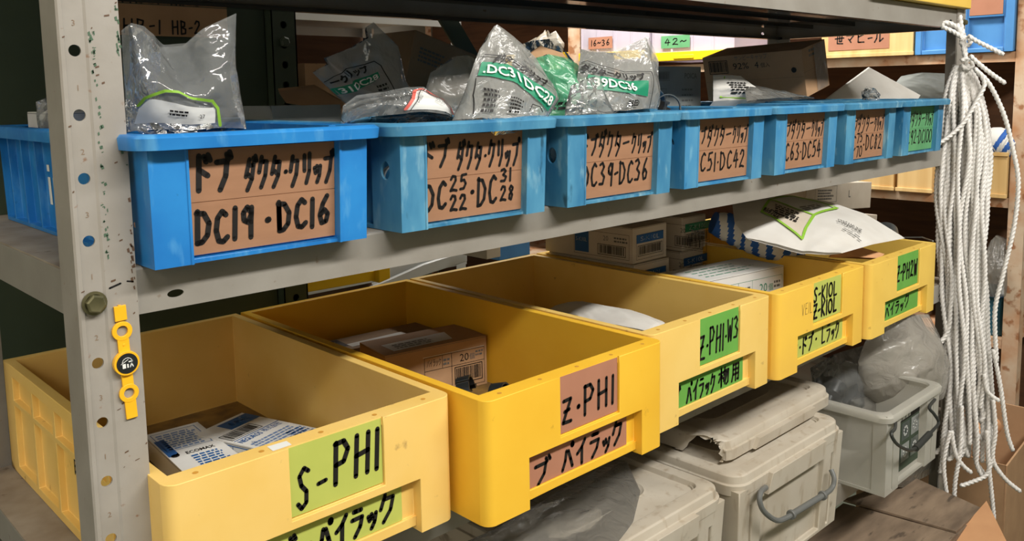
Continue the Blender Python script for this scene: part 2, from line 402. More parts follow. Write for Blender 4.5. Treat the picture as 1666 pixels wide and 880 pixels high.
# handwriting: strokes in a 1 x 1 box
def circ(cx, cy, r, n=7): return [(cx + r * math.cos(2 * PI * k / n), cy + r * math.sin(2 * PI * k / n)) for k in range(n + 1)]
DK = [[(.72, 1.04), (.8, .88)], [(.9, 1.1), (.98, .94)]]
G = {
 'D': [[(.08, 1), (.1, 0)], [(.02, .95), (.5, .92), (.85, .6), (.75, .22), (.4, .02), (.08, 0)]],
 'C': [[(.85, .88), (.6, 1), (.28, .8), (.15, .4), (.3, .06), (.6, .02), (.9, .16)]],
 '1': [[(.52, 1), (.48, 0)]], 'I': [[(.52, 1), (.48, 0)]],
 '9': [[(.78, .8), (.5, 1), (.22, .82), (.25, .58), (.52, .5), (.78, .76)], [(.8, .98), (.74, .5), (.72, 0)]],
 '6': [[(.72, 1), (.4, .72), (.18, .32), (.35, .03), (.7, .08), (.82, .34), (.55, .5), (.22, .32)]],
 '2': [[(.15, .78), (.35, 1), (.7, .95), (.75, .7), (.12, .04), (.5, .08), (.9, .02)]],
 '5': [[(.85, 1), (.3, .96), (.22, .58), (.6, .64), (.84, .38), (.6, .06), (.15, .04)]],
 '3': [[(.15, .92), (.5, 1), (.75, .82), (.4, .55), (.82, .36), (.62, .05), (.12, .06)]],
 '8': [[(.75, .85), (.45, 1), (.25, .8), (.7, .35), (.55, .02), (.25, .12), (.3, .4), (.7, .7), (.75, .85)]],
 '4': [[(.5, 1), (.12, .38), (.9, .42)], [(.66, .8), (.6, 0)]],
 '7': [[(.1, .95), (.85, .95), (.45, 0)]],
 '0': [circ(.5, .5, .48, 10)],
 'S': [[(.85, .9), (.55, 1), (.22, .82), (.35, .58), (.7, .4), (.68, .12), (.35, 0), (.1, .14)]],
 'P': [[(.15, 1), (.12, 0)], [(.1, .98), (.6, 1), (.85, .78), (.6, .5), (.15, .46)]],
 'H': [[(.15, 1), (.12, 0)], [(.85, 1), (.82, 0)], [(.12, .5), (.85, .56)]],
 'Z': [[(.12, .95), (.85, .98), (.12, .05), (.92, .04)], [(.25, .5), (.72, .55)]],
 'K': [[(.15, 1), (.15, 0)], [(.85, 1), (.2, .48), (.88, 0)]],
 'L': [[(.2, 1), (.18, .03), (.85, .06)]],
 'W': [[(.05, 1), (.25, 0), (.5, .7), (.72, 0), (.95, 1)]],
 'B': [[(.15, 1), (.12, 0)], [(.12, 1), (.65, .9), (.6, .6), (.18, .52), (.75, .38), (.7, .06), (.12, 0)]],
 'V': [[(.1, 1), (.5, 0), (.9, 1)]], 'E': [[(.85, 1), (.2, 1), (.2, 0), (.85, 0)], [(.2, .52), (.7, .52)]],
 '-': [[(.15, .48), (.85, .54)]], '.': [[(.4, .45), (.5, .47)]], '~': [[(.05, .4), (.3, .6), (.6, .4), (.95, .6)]],
 'ド': [[(.2, 1), (.18, 0)], [(.2, .6), (.72, .42)], [(.5, .98), (.62, .82)], [(.74, 1.02), (.86, .86)]],
 'ブ': [[(.08, .82), (.72, .84), (.62, .4), (.25, 0)]] + DK,
 'フ': [[(.1, .84), (.8, .86), (.68, .4), (.25, 0)]],
 'ダ': [[(.36, 1), (.06, .44)], [(.3, .8), (.74, .8), (.6, .36), (.2, 0)], [(.26, .52), (.62, .36)]] + DK,
 'タ': [[(.36, 1), (.06, .44)], [(.3, .82), (.8, .82), (.64, .36), (.2, 0)], [(.28, .54), (.66, .38)]],
 'ク': [[(.36, 1), (.1, .5)], [(.3, .84), (.82, .84), (.66, .38), (.25, 0)]],
 'リ': [[(.22, .95), (.24, .42)], [(.74, 1), (.72, .4), (.42, 0)]],
 'ッ': [[(.12, .5), (.24, .32)], [(.42, .56), (.5, .38)], [(.85, .56), (.7, .22), (.4, 0)]],
 'プ': [[(.08, .82), (.74, .84), (.66, .4), (.3, 0)], circ(.92, 1.0, .07)],
 'パ': [[(.38, .8), (.28, .4), (.05, .04)], [(.55, .78), (.75, .4), (.9, .08)], circ(.9, 1.0, .07)],
 'イ': [[(.82, 1), (.5, .68), (.12, .48)], [(.54, .7), (.52, 0)]],
 'ラ': [[(.22, .98), (.76, .98)], [(.08, .68), (.82, .7), (.66, .34), (.25, 0)]],
 'ン': [[(.1, .86), (.34, .66)], [(.08, .04), (.55, .28), (.92, .84)]],
 '材': [[(.06, .72), (.5, .76)], [(.28, 1), (.27, 0)], [(.27, .68), (.04, .3)], [(.3, .6), (.46, .42)],
        [(.62, .98), (.52, .6)], [(.58, .8), (.96, .82), (.9, .15), (.74, .06)], [(.72, .74), (.5, .26)], [(.86, .7), (.6, .12)]],
 '用': [[(.18, .96), (.16, .4), (.02, .02)], [(.18, .94), (.86, .96), (.84, .04), (.72, .08)], [(.18, .66), (.84, .67)], [(.17, .38), (.84, .4)], [(.5, .94), (.5, 0)]],
 'ニ': [[(.2, .8), (.8, .82)], [(.06, .15), (.94, .18)]], 'ケ': [[(.3, 1), (.06, .5)], [(.22, .74), (.95, .76)], [(.62, .74), (.56, .3), (.3, 0)]],
 'ー': [[(.08, .5), (.92, .56)]], '世': [[(.02, .6), (.98, .66)], [(.28, .95), (.28, .1), (.9, .08)], [(.52, 1), (.52, .3), (.76, .32), (.76, .98)]],
 'マ': [[(.08, .85), (.9, .88), (.5, .4)], [(.32, .5), (.62, .15)]], 'ヒ': [[(.75, .85), (.2, .62)], [(.2, .98), (.2, .1), (.85, .1)]], 'ル': [[(.3, .9), (.26, .4), (.05, .05)], [(.6, .95), (.6, .1), (.95, .4)]],
 'コ': [[(.12, .9), (.85, .92), (.84, .08)], [(.1, .08), (.86, .1)]],
}
def write(mb, s, x0, x1, y0, y1, wd, mp, mi, seed=0, fill=.82):
    """handwritten line spread from x0 to x1, letters y0..y1 tall"""
    rnd = random.Random(seed)
    wt = {'.': .45, '-': .6, '1': .5, 'I': .45, ' ': .5, 'ッ': .8}
    tot = sum(wt.get(c, 1) for c in s); u = (x1 - x0) / tot; x = x0
    for c in s:
        a = u * wt.get(c, 1)
        if c in G:
            cw = a * fill; ox = x + (a - cw) / 2; h = (y1 - y0); dy = h * rnd.uniform(-.04, .04); sh = rnd.uniform(.0, .06) * h
            for st in G[c]:
                ribbon(mb, [(ox + p[0] * cw + p[1] * sh, y0 + dy + p[1] * h) for p in st], wd, mp, mi)
        x += a

# ------------------------------------------------------------------ the room
FL = -1.06
m = MB(); m.box(-2.5, 4.2, -3.2, 4.2, FL - .05, FL); struct(m.build('floor', concrete))
m = MB(); m.box(-2.5, 4.2, -3.2, 4.2, 1.60, 1.65); struct(m.build('ceiling', ceilm))
m = MB(); m.box(-2.5, 4.2, 4.2, 4.25, FL, 1.6); struct(m.build('wall_back', wallm))
m = MB(); m.box(4.2, 4.25, -3.2, 4.2, FL, 1.6); struct(m.build('wall_right', wallm))
m = MB(); m.box(-2.55, -2.5, -3.2, 4.2, FL, 1.6); struct(m.build('wall_left', wallm))
m = MB(); m.box(-2.5, 4.2, -3.25, -3.2, FL, 1.6); struct(m.build('wall_front', wallm))

# ------------------------------------------------------------------ the steel shelving unit
ZM, ZL, ZB, ZT = .023, -.292, -.609, .330       # shelf tops: mid, lower, bottom, top
RX0, RX1, RD = 0.0, 1.905, .47
rack = thing('steel_shelving_unit', 'long grey steel shelving unit with punched posts carrying the blue and yellow bins', 'shelving', (0, 0, FL))
dz = -FL
def post(x, y, sx, sy, holes=True):
    """L post: flange along X (front) and along Y; sx, sy = direction of the flanges from the corner"""
    m = MB(); z0, z1 = 0, dz + .62
    def mp(a, b, d): return (x + sx * a, y + sy * (d), b)
    hs = [(.0118, dz + .2 - .05 * k, .0046, .0046) for k in range(-8, 25)] if holes else []
    g = .0012
    m.holed(.005, .0195, z0, z1, hs, lambda a, b, d: mp(a, b, d + g), depth=.0022)
    for (a0, d0, a1, d1) in ((.0015, 0, .0045, 0), (.0045, 0, .005, g), (.0195, g, .0215, 0), (.0215, 0, .046, 0), (0, .0015, .0015, 0), (0, .040, 0, .0015), (.046, 0, .046, .0022), (.0022, .040, .046, .0022 + g), (0, .040, .0022, .040)):
        if (a0, d0, a1, d1) == (.0022, .040, .046, .0022 + g):
            continue
        m.add([mp(a0, z0, d0), mp(a1, z0, d1), mp(a1, z1, d1), mp(a0, z1, d0)], [(0, 1, 2, 3)])
    # inner skin with the same holes so the flange has thickness
    m.holed(.005, .0195, z0, z1, hs, lambda a, b, d: mp(a, b, .0034), depth=0)
    for a0, a1 in ((.0022, .005), (.0195, .046)):
        m.add([mp(a0, z0, .0034), mp(a1, z0, .0034), mp(a1, z1, .0034), mp(a0, z1, .0034)], [(0, 1, 2, 3)])
    m.add([mp(.0022, z0, .0034), mp(.0022, z0, .04), mp(.0022, z1, .04), mp(.0022, z1, .0034)], [(0, 1, 2, 3)])
    m.add([mp(.046, z0, .0022), mp(.046, z0, .0034), mp(.046, z1, .0034), mp(.046, z1, .0022)], [(0, 1, 2, 3)])
    return m, mp
m, mp = post(RX0, -.002, 1, 1)
rnd = random.Random(4)
fp = lambda a, b: mp(a, b + dz, -.0003)
for k in range(60):                                   # green paint rubbed off along the bend, scrapes and stencilled numbers
    z = rnd.uniform(.03, .22); w_ = rnd.uniform(.0006, .0022); h_ = rnd.uniform(.001, .004)
    a = .0245 + rnd.gauss(0, .0012)
    m.add([fp(a, z), fp(a + w_, z + .001), fp(a + w_ * .6, z + h_), fp(a - .0004, z + h_ * .7)], [(0, 1, 2, 3)], 1)
for k in range(46):
    z = rnd.choice((rnd.uniform(.19, .235), rnd.uniform(.10, .13), rnd.uniform(.0, .06), rnd.uniform(-.06, .2))); a = .0435 + rnd.gauss(0, .0012)
    w_ = rnd.uniform(.0006, .002); h_ = rnd.uniform(.001, .005)
    m.add([fp(a, z), fp(a + w_, z), fp(a + w_ * .7, z + h_), fp(a - .0005, z + h_ * .8)], [(0, 1, 2, 3)], 1 if z > .1 else 2)
for k in range(34):
    z = rnd.uniform(-.16, .24); a = rnd.choice((.003, .026, .035, .044)) + rnd.gauss(0, .002)
    a = min(max(a, .002), .045); w_ = rnd.uniform(.0008, .004); h_ = rnd.uniform(.0006, .0016)
    if .004 < a < .0215: continue
    m.add([fp(a, z), fp(min(a + w_, .0455), z + .0008), fp(min(a + w_, .0455), z + .0008 + h_), fp(a, z + h_)], [(0, 1, 2, 3)], 2)
ribbon(m, [(.0245, .010), (.033, .0125)], .0016, fp, 4)
ribbon(m, [(.0385, .0135), (.043, .0125)], .0012, fp, 4)
pl_ = plane((RX0, -.002 + .0012, dz), (1, 0, 0), (0, 0, 1), .0003)
for k, c in enumerate('312312312'):
    text(m, c, .0105, .219 - .05 * k, .0045, pl_, 3)
m.build('post', [post_m, wear_green, wear_brown, faint_ink, ink], rack, smooth=0)
m, mp = post(RX1, -.002, -1, 1); m.build('post', post_m, rack, smooth=0)
m, mp = post(RX0, RD + .002, 1, -1); m.build('post', post_m, rack, smooth=0)
m, mp = post(RX1, RD + .002, -1, -1); m.build('post', post_m, rack, smooth=0)

def shelf(z, glossy=False, t=.040):
    m = MB(); x0, x1, y0, y1 = .004, 1.901, .002, RD - .002; zz = z + dz; r = .0025
    xs = [x0, x0 + .044, x1 - .044, x1]
    m.box(x0, x1, y0 + r, y1 - r, zz - .0015, zz, 1)
    slots = [(c, zz - .025, .0065, .003) for c in ()]
    # front lip with an obround slot near each end, rolled top edge, inward return
    hs = [(.079, zz - .0275), (1.826, zz - .0275)]
    def lip(yy, d):
        def mp_(a, b, dd): return (b, yy + d * dd, a)     # a = height, b = along X
        m.holed(zz - t, zz - r, x0, x1, [(h[1], h[0], .0034, .0072) for h in hs], mp_, 0, depth=.0015)
        m.add([(x0, yy, zz - r), (x1, yy, zz - r), (x1, yy + d * r * .3, zz - r * .3), (x0, yy + d * r * .3, zz - r * .3)], [(0, 1, 2, 3)], 0)
        m.add([(x0, yy + d * r * .3, zz - r * .3), (x1, yy + d * r * .3, zz - r * .3), (x1, yy + d * r, zz), (x0, yy + d * r, zz)], [(0, 1, 2, 3)], 0)
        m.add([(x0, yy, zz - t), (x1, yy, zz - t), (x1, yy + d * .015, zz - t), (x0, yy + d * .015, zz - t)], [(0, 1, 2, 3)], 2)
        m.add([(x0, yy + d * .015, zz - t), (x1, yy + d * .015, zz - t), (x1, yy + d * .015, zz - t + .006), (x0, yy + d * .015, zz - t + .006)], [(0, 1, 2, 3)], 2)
        pass
    lip(y0, 1); lip(y1, -1)
    for xx, d in ((x0, 1), (x1, -1)):
        def mq(a, b, dd): return (xx + d * dd, b, a)
        m.holed(zz - t, zz - r, y0, y1, [(zz - .028, .028, .0036, .0045)], mq, 0, depth=.0015)
        m.add([(xx, y0, zz - r), (xx, y1, zz - r), (xx + d * r, y1 - r, zz), (xx + d * r, y0 + r, zz)], [(0, 1, 2, 3)], 0)
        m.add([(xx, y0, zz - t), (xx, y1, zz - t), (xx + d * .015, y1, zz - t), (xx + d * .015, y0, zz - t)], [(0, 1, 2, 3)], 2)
        pass
    for yc in (.14, .25, .36):                           # stiffening channels under the pan
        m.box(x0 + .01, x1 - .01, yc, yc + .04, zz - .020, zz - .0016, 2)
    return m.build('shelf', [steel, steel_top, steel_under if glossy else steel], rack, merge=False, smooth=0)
shelf(ZM, True); shelf(ZL, True); shelf(ZB); shelf(ZT, True, .042)

m = MB(); m.box(.05, 1.855, RD - .004, RD - .002, ZT + dz, ZT + dz + .30); m.build('light_block_sheet', steel, rack)  # unseen sheet added to stop lamp light passing over the top shelf
def bolt(x, y, z, ax=(0, -1, 0), r=.0085, flip=0):
    m = MB(); ax = Vector(ax)
    o = Vector((x, y, z))
    m.lathe([(0, .0), (r * 1.18, 0), (r * 1.18, .0014), (r * .9, .0016)], o, ax, 24)
    m.lathe([(0, .0014), (r * .95, .0014), (r * .95, .0058), (r * .78, .0072), (r * .55, .0068), (0, .0066)], o, ax, 6)
    return m.build('bolt', olive, rack, smooth=25)
bolt(.0118, -.0026, dz + .0, r=.0082)
for xx, zz in ((1.893, .302), (1.893, .0), (1.893, -.32), (.0118, .302), (.0118, -.315)): bolt(xx, -.0026, zz + dz, r=.006)
bolt(1.906, .02, dz + .30, (1, 0, 0), r=.008)
m = MB()                                                # flat diagonal brace at the back
a = Vector((.742, RD + .006, dz + .34)); b = Vector((1.02, RD + .006, dz - .02)); d = (b - a).normalized(); n_ = Vector((d.z, 0, -d.x)) * .018
m.prism([a - n_, b - n_, b + n_, a + n_], (0, .004, 0)); m.build('brace', cabinet_green, rack)

# ------------------------------------------------------------------ blue bins on the middle shelf
def blue_bin(x0, y0, mt, label, lines_, seed, lab_m=None, logo=False, hole=True, lo=.0135, L=.44):
    W, H = .204, .110
    t = thing('blue_plastic_bin', label, 'storage bin', (x0, y0, ZM + .0006), 0, 'blue bins on the middle shelf')
    m = MB(); th = .0028
    def tp(x, y, z):                                     # slight draft: wider at the rim
        k = z / H
        return (x + (x - W / 2) / (W / 2) * .002 * k, y - .004 * k if y < L / 2 else y + .004 * k, z)
    Hb = H - .001
    # front wall: two columns, fins and a deep label bay
    us = [0, .030, .0325, .1735, .176, W]; vs = [0, .004, Hb - .012, Hb]
    def dep(i, j):
        if i in (0, 4): return 0
        if i in (1, 3): return -.0012 if j < 2 else 0
        return .0105 if j == 1 else (.004 if j == 0 else .0105)
    m.cells(us, vs, dep, lambda u, v, d: tp(u, d, v), 0)
    # left wall with fins and an oval hole near the front
    fins = [(.303, .306), (.354, .357), (.405, .408)]
    us2 = [0, .050]
    for a, b in fins: us2 += [a, b]
    us2 += [L]
    fin_i = {us2.index(a) for a, b in fins}
    for side in (0, 1):
        X = 0 if side == 0 else W; sg = 1 if side == 0 else -1
        def mps(u, v, d, X=X, sg=sg): return tp(X + sg * d, u, v)
        m.holed(.004, .050, 0, Hb, [(.026, .062, .0072, .0092)] if hole else [], mps, 0, depth=.0028)
        if hole == 0: pass
        m.add([mps(0, 0, 0), mps(.004, 0, 0), mps(.004, Hb, 0), mps(0, Hb, 0)], [(0, 1, 2, 3)])
        m.cells(us2[1:], vs, lambda i, j: (0 if (i + 1) in fin_i or j != 1 else .008), mps, 0)
        # inner skin
        m.holed(.004, .050, .003, Hb, [(.026, .062, .0072, .0092)] if hole else [], lambda u, v, d, X=X, sg=sg: tp(X + sg * .0028, u, v), 0, depth=0)
        m.add([tp(X + sg * .0105, .050, .003), tp(X + sg * .0105, L - .003, .003), tp(X + sg * .0105, L - .003, Hb), tp(X + sg * .0105, .050, Hb)], [(0, 1, 2, 3)])
        m.add([tp(X + sg * .0028, .050, .003), tp(X + sg * .0105, .050, .003), tp(X + sg * .0105, .050, Hb), tp(X + sg * .0028, .050, Hb)], [(0, 1, 2, 3)])
    m.add([tp(.003, .0155, .003), tp(W - .003, .0155, .003), tp(W - .003, .0155, Hb), tp(.003, .0155, Hb)], [(0, 1, 2, 3)])
    m.add([tp(0, L, 0), tp(W, L, 0), tp(W, L, Hb), tp(0, L, Hb)], [(0, 1, 2, 3)])
    m.add([tp(.003, L - .003, .003), tp(W - .003, L - .003, .003), tp(W - .003, L - .003, Hb), tp(.003, L - .003, Hb)], [(0, 1, 2, 3)])
    m.box(.001, W - .001, .004, L - .001, 0, .003, 0)
    body_mats = [mt, white_ink]
    if logo:
        lp = lambda a, b: tp(.008 - .0005, L - a if False else a, b)
        # white lettering on the side wall, read from the left
        q = lambda a, b: tp(.0075, .2935 - a, b)
        rect(m, .0, .0085, .029, .058, q, 1); rect(m, .0, .0085, .064, .071, q, 1)
        rect(m, .0165, .025, .029, .058, q, 1)
        ribbon(m, [(.022, .050), (.032, .055), (.044, .053), (.049, .045), (.049, .033)], .0085, q, 1)
    m.build('body', body_mats, t, bevel=.0011, seg=2, smooth=0)
    # rolled rim
    r = MB(); o = .0135; hz = .0125; z1 = H
    def ring(e, z):
        el = e if e < .005 else e * lo / .0135
        return [(-el - .004, -e - .004, z), (W + e + .004, -e - .004, z), (W + e + .004, L + e + .004, z), (-el - .004, L + e + .004, z)]
    R = [ring(-.006, z1 - .002), ring(-.004, z1), ring(o - .003, z1), ring(o, z1 - .003), ring(o - .001, z1 - hz), ring(o - .003, z1 - hz), ring(o - .0035, z1 - .004), ring(.0002, z1 - .004)]
    def rr(P):                                            # round the four corners of the ring
        out = []; c = .022
        for i in range(4):
            p = Vector(P[i]); a = (Vector(P[i - 1]) - p).normalized(); b = (Vector(P[(i + 1) % 4]) - p).normalized()
            for k in range(6):
                th_ = k / 5 * PI / 2; out.append(p + a * c * (1 - math.sin(th_)) + b * c * (1 - math.cos(th_)))
        return out
    n = 24; RR = [rr(P) for P in R]; V = [q for P in RR for q in P]
    F = [(k * n + i, k * n + (i + 1) % n, (k + 1) * n + (i + 1) % n, (k + 1) * n + i) for k in range(len(R) - 1) for i in range(n)]
    r.add(V, F, 0); r.build('rim', mt, t, smooth=50)
    # card in the bay with two handwritten lines and a crease
    lm = lab_m or card
    k = MB(); lx0, lx1, lz0, lz1 = .0328, .1732, .006, .0955; yy = .0078
    def lp3(x, y, z): return tp(x, y, z)
    hz_ = (lz0 + lz1) / 2
    for a, b in ((lz0, hz_ - .0004), (hz_ + .0004, lz1)):
        k.hexa([lp3(lx0, yy, a), lp3(lx1, yy, a), lp3(lx1, yy + .002, a), lp3(lx0, yy + .002, a)], [lp3(lx0, yy, b), lp3(lx1, yy, b), lp3(lx1, yy + .002, b), lp3(lx0, yy + .002, b)], 0)
    k.hexa([lp3(lx0, yy + .0006, hz_ - .0004), lp3(lx1, yy + .0006, hz_ - .0004), lp3(lx1, yy + .002, hz_ - .0004), lp3(lx0, yy + .002, hz_ - .0004)], [lp3(lx0, yy + .0006, hz_ + .0004), lp3(lx1, yy + .0006, hz_ + .0004), lp3(lx1, yy + .002, hz_ + .0004), lp3(lx0, yy + .002, hz_ + .0004)], 0)
    mp = lambda a, b: lp3(lx0 + a, yy - .0004, lz0 + b)
    for i, (s, xa, xb, za, zb, wd) in enumerate(lines_): write(k, s, xa, xb, za, zb, wd * 1.15, mp, 1, seed + i)
    k.build('label_card', [lm, ink], t)
    return t
P0, PP, BY = .0525, .2434, -.026
bins = [
 (blue1, 'bright blue bin nearest the punched front post, card label in thick writing', [('ドブ', .006, .041, .054, .083, .0042), ('ダクタ.クリッブ', .050, .140, .052, .079, .0034), ('DC19', .004, .060, .009, .036, .0042), ('.', .066, .078, .014, .034, .0050), ('DC16', .080, .136, .012, .038, .0042)], None, True),
 (blue2, 'faded blue bin second from the punched front post, card label with stacked numbers', [('ドブ', .000, .036, .056, .082, .0032), ('ダクタ.クリップ', .044, .136, .052, .080, .0030), ('DC', .000, .032, .012, .040, .0036), ('25', .034, .060, .030, .046, .0026), ('22', .034, .060, .008, .024, .0028), ('.', .062, .072, .018, .036, .0046), ('DC', .072, .104, .010, .040, .0034), ('31', .106, .126, .034, .048, .0026), ('28', .106, .130, .012, .028, .0026)], None, False),
 (blue2, 'weathered blue bin third from the punched front post, hole in its side', [('ドブ', -.001, .030, .055, .078, .0028), ('ダクター', .030, .092, .050, .080, .0026), ('クリップ', .094, .138, .052, .076, .0026), ('DC39-DC36', .000, .132, .014, .042, .0030)], None, False),
 (blue3, 'blue bin fourth from the punched front post, metal clamps showing above its rim', [('ドブ', -.002, .030, .055, .076, .0025), ('ダクター', .030, .094, .050, .078, .0024), ('クリップ', .096, .138, .052, .076, .0024), ('DC51.DC42', -.004, .134, .014, .040, .0028)], None, False),
 (blue3, 'blue bin fifth from the front post, below the right end of the brown carton', [('ドブ', -.004, .030, .054, .074, .0024), ('ダクター', .028, .094, .050, .078, .0024), ('クリップ', .096, .138, .050, .076, .0024), ('DC63.DC54', -.006, .134, .014, .042, .0028)], None, False),
 (blue2, 'worn blue bin second from the rope hank, dark wad of film on its rim', [('ドブ', -.004, .030, .054, .074, .0024), ('ダクター', .028, .094, .050, .078, .0024), ('クリップ', .096, .138, .050, .076, .0024), ('DC', -.010, .026, .016, .042, .0026), ('75', .026, .052, .030, .048, .0022), ('70', .026, .052, .004, .024, .0022), ('.', .052, .064, .016, .036, .0036), ('DC82', .064, .134, .014, .042, .0026)], None, False),
 (blue2, 'blue bin beside the rope hank, the only one with a green label', [('ドブ', -.004, .030, .054, .074, .0024), ('ダクター', .028, .094, .050, .078, .0024), ('クリップ', .096, .138, .050, .076, .0024), ('DC92-DC100', -.006, .138, .014, .042, .0024)], card_dull, False)]
for k, (mt, lb, ln, lm, lg) in enumerate(bins):
    blue_bin(P0 + PP * k, BY - (.004 if k in (1, 2) else 0), mt, lb, ln, 11 * k, lm, lg, hole=(k in (1, 2, 3)), lo=.0105 if k == 0 else .0135)

# ------------------------------------------------------------------ yellow crates on the lower shelf
def yellow_crate(x0, y0, yb, W, mt, label, texts, lab, seed, side_mark=False, scrawl=None, sticker=False):
    H, L = .137, yb - y0
    t = thing('yellow_stacking_crate', label, 'crate', (x0, y0, ZL + .0006), 0, 'yellow crates on the lower shelf')
    m = MB(); th = .011
    k = W / .302
    CR = (0, .0012, .0035, .0068, .0105); rr_ = .0125
    us = list(CR) + [.0615 * k, .111 * k, .214 * k, .242 * k, .257 * k] + [W - c for c in CR[::-1]]
    def off(u):
        e = min(u, W - u)
        return rr_ - math.sqrt(max(0, rr_ ** 2 - (rr_ - e) ** 2)) if e < rr_ else 0
    vs = [0, .0045, .015, .0585, .0665, .1285, H]
    def dep(i, j):
        d = 0; i = min(max(i - 4, 0), 5)
        if 1 <= i <= 4 and j <= 2:
            if i == 4: d = .0 if j < 3 else 0
            d = (.0135, .0095, .0135)[j]
            if j == 0: d = .024
        if i == 2 and j in (4,): d = .0045
        if i == 2 and j == 5: d = .0032
        return d
    fm = lambda u, v, d: (u, d + off(u), v)
    m.cells(us, vs, dep, fm, 0)
    # left / right walls: relief on both outsides
    ys = [0, .060, .066] ; n = 5; seg_ = (L - .06 - .03) / n
    for i in range(n):
        a = .06 + seg_ * i
        ys += [a + seg_ - .010, a + seg_ - .004] if i < n - 1 else [L - .028]
    ys = sorted(set([round(q, 5) for q in [rr_, .06] + [v for i in range(n) for v in (.06 + seg_ * i + .004, .06 + seg_ * (i + 1) - .004)] + [L - .03, L]]))
    zs = [0, .010, .088, .094, .123, H]
    def sdep(i, j):
        if i == 0 or i == len(ys) - 2: return 0
        if j in (0, 2, 4): return 0
        rib = (i % 2 == 1)
        return 0 if rib else .0072
    for X, sg in ((0, 1), (W, -1)):
        m.cells(ys, zs, sdep, lambda u, v, d, X=X, sg=sg: (X + sg * d, u, v), 0)
    m.add([(0, L, 0), (W, L, 0), (W, L, H), (0, L, H)], [(0, 1, 2, 3)])
    # rim, inner walls, floor
    ix = lambda x: min(max(x, th), W - th)
    iy = lambda y: min(max(y, .0235), L - th)
    for i in range(len(us) - 1):
        a, b = us[i], us[i + 1]
        da = dep(i, 5)
        m.add([(a, da + off(a), H), (b, da + off(b), H), (ix(b), .0235, H), (ix(a), .0235, H)], [(0, 1, 2, 3)])
        m.add([(ix(a), .0235, H), (ix(b), .0235, H), (ix(b), .0235, .0085), (ix(a), .0235, .0085)], [(0, 1, 2, 3)])
    m.add([(0, L, H), (W, L, H), (W - th, L - th, H), (th, L - th, H)], [(0, 1, 2, 3)])
    m.add([(th, L - th, H), (W - th, L - th, H), (W - th, L - th, .0085), (th, L - th, .0085)], [(0, 1, 2, 3)])
    for i in range(len(ys) - 1):
        a, b = ys[i], ys[i + 1]
        for X, Xi in ((0, th), (W, W - th)):
            m.add([(X, a, H), (X, b, H), (Xi, iy(b), H), (Xi, iy(a), H)], [(0, 1, 2, 3)])
            m.add([(Xi, iy(a), H), (Xi, iy(b), H), (Xi, iy(b), .0085), (Xi, iy(a), .0085)], [(0, 1, 2, 3)])
    m.add([(th, .0235, .0085), (W - th, .0235, .0085), (W - th, L - th, .0085), (th, L - th, .0085)], [(0, 1, 2, 3)], 1)
    m.box(.002, W - .002, .034, L - .002, .0005, .0065, 0)
    top = lambda a, b: (a, b, H + .0003)
    for i in range(5):
        cx = .03 + i * (W - .06) / 4
        m.add([top(cx + .0026 * math.cos(q * PI / 5), .0115 + .0026 * math.sin(q * PI / 5)) for q in range(10)], [tuple(range(10))], 2)
    mats = [mt, grime, dimple, ink, pencil, white_ink]
    if side_mark:
        sp = plane((.0072, .268, .060), (0, -1, 0), (0, 0, 1), .0004)
        text(m, '明治', 0.0, .0, .017, sp, 3, width=.040, bold=.02)
    if scrawl: write(m, scrawl, .070, .108, .090, .108, .0008, lambda a, b: (a * k, -.0003, b), 4, 5)
    if sticker:
        m.add([top(.098, .004), (.117, .0045, H + .0003), (.118, .016, H + .0003), (.099, .017, H + .0003)], [(0, 1, 2, 3)], 5)
    m.build('body', mats, t, bevel=.0032, seg=3, smooth=40)
    # the two cards
    for part, (la, lb, za, zb, yy) in (('u', (.1118 * k, .2132 * k, .0690, .1355 if True else 0, .0030)), ('l', (.0622 * k, .2412 * k, .0155, .0590, .0120))):
        c = MB(); c.box(la, lb, yy, yy + .001, za, zb)
        mp = lambda a, b: (la + a * k, yy - .0004, za + b - (.0035 if part == 'l' else 0))
        for i, (w_, s, xa, xb, z0, z1, wd) in enumerate(texts):
            if w_ == part: write(c, s, xa, xb, z0, (z1 if part == 'u' else z0 + (z1 - z0) * .88), wd * 1.25, mp, 1, seed + i)
        c.build('label_card', [lab[0] if part == 'u' else lab[1], ink], t)
    return t
YB = .458
yellow_crate(.044, -.040, YB, .303, yel[0], 'pale yellow crate at the left end beside the punched post, yellow-green label cards',
    [('u', 'S', .004, .022, .006, .044, .0034), ('u', '-', .026, .040, .014, .034, .0034), ('u', 'PH1', .043, .100, .016, .056, .0042),
     ('l', 'ド', .006, .03, .006, .034, .003), ('l', 'ブ-', .034, .076, .006, .036, .0034), ('l', 'パイラッ', .078, .150, .008, .038, .0038), ('l', 'ク', .148, .174, .010, .042, .0036)], (card_pale, card_pale), 3, side_mark=True, sticker=True)
yellow_crate(.354, -.085, YB, .304, yel[1], 'bright yellow crate second from the left, pinkish brown label cards',
    [('u', 'Z', .002, .022, .010, .038, .0036), ('u', '.', .027, .036, .010, .040, .0048), ('u', 'PH1', .038, .098, .012, .046, .0036),
     ('l', 'ド', -.016, .012, .008, .034, .003), ('l', 'ブ', .014, .046, .004, .034, .0036), ('l', 'パイラッ', .060, .150, .006, .038, .0036), ('l', 'ク', .148, .174, .010, .042, .0036)], (card_pink, card_pink), 5)
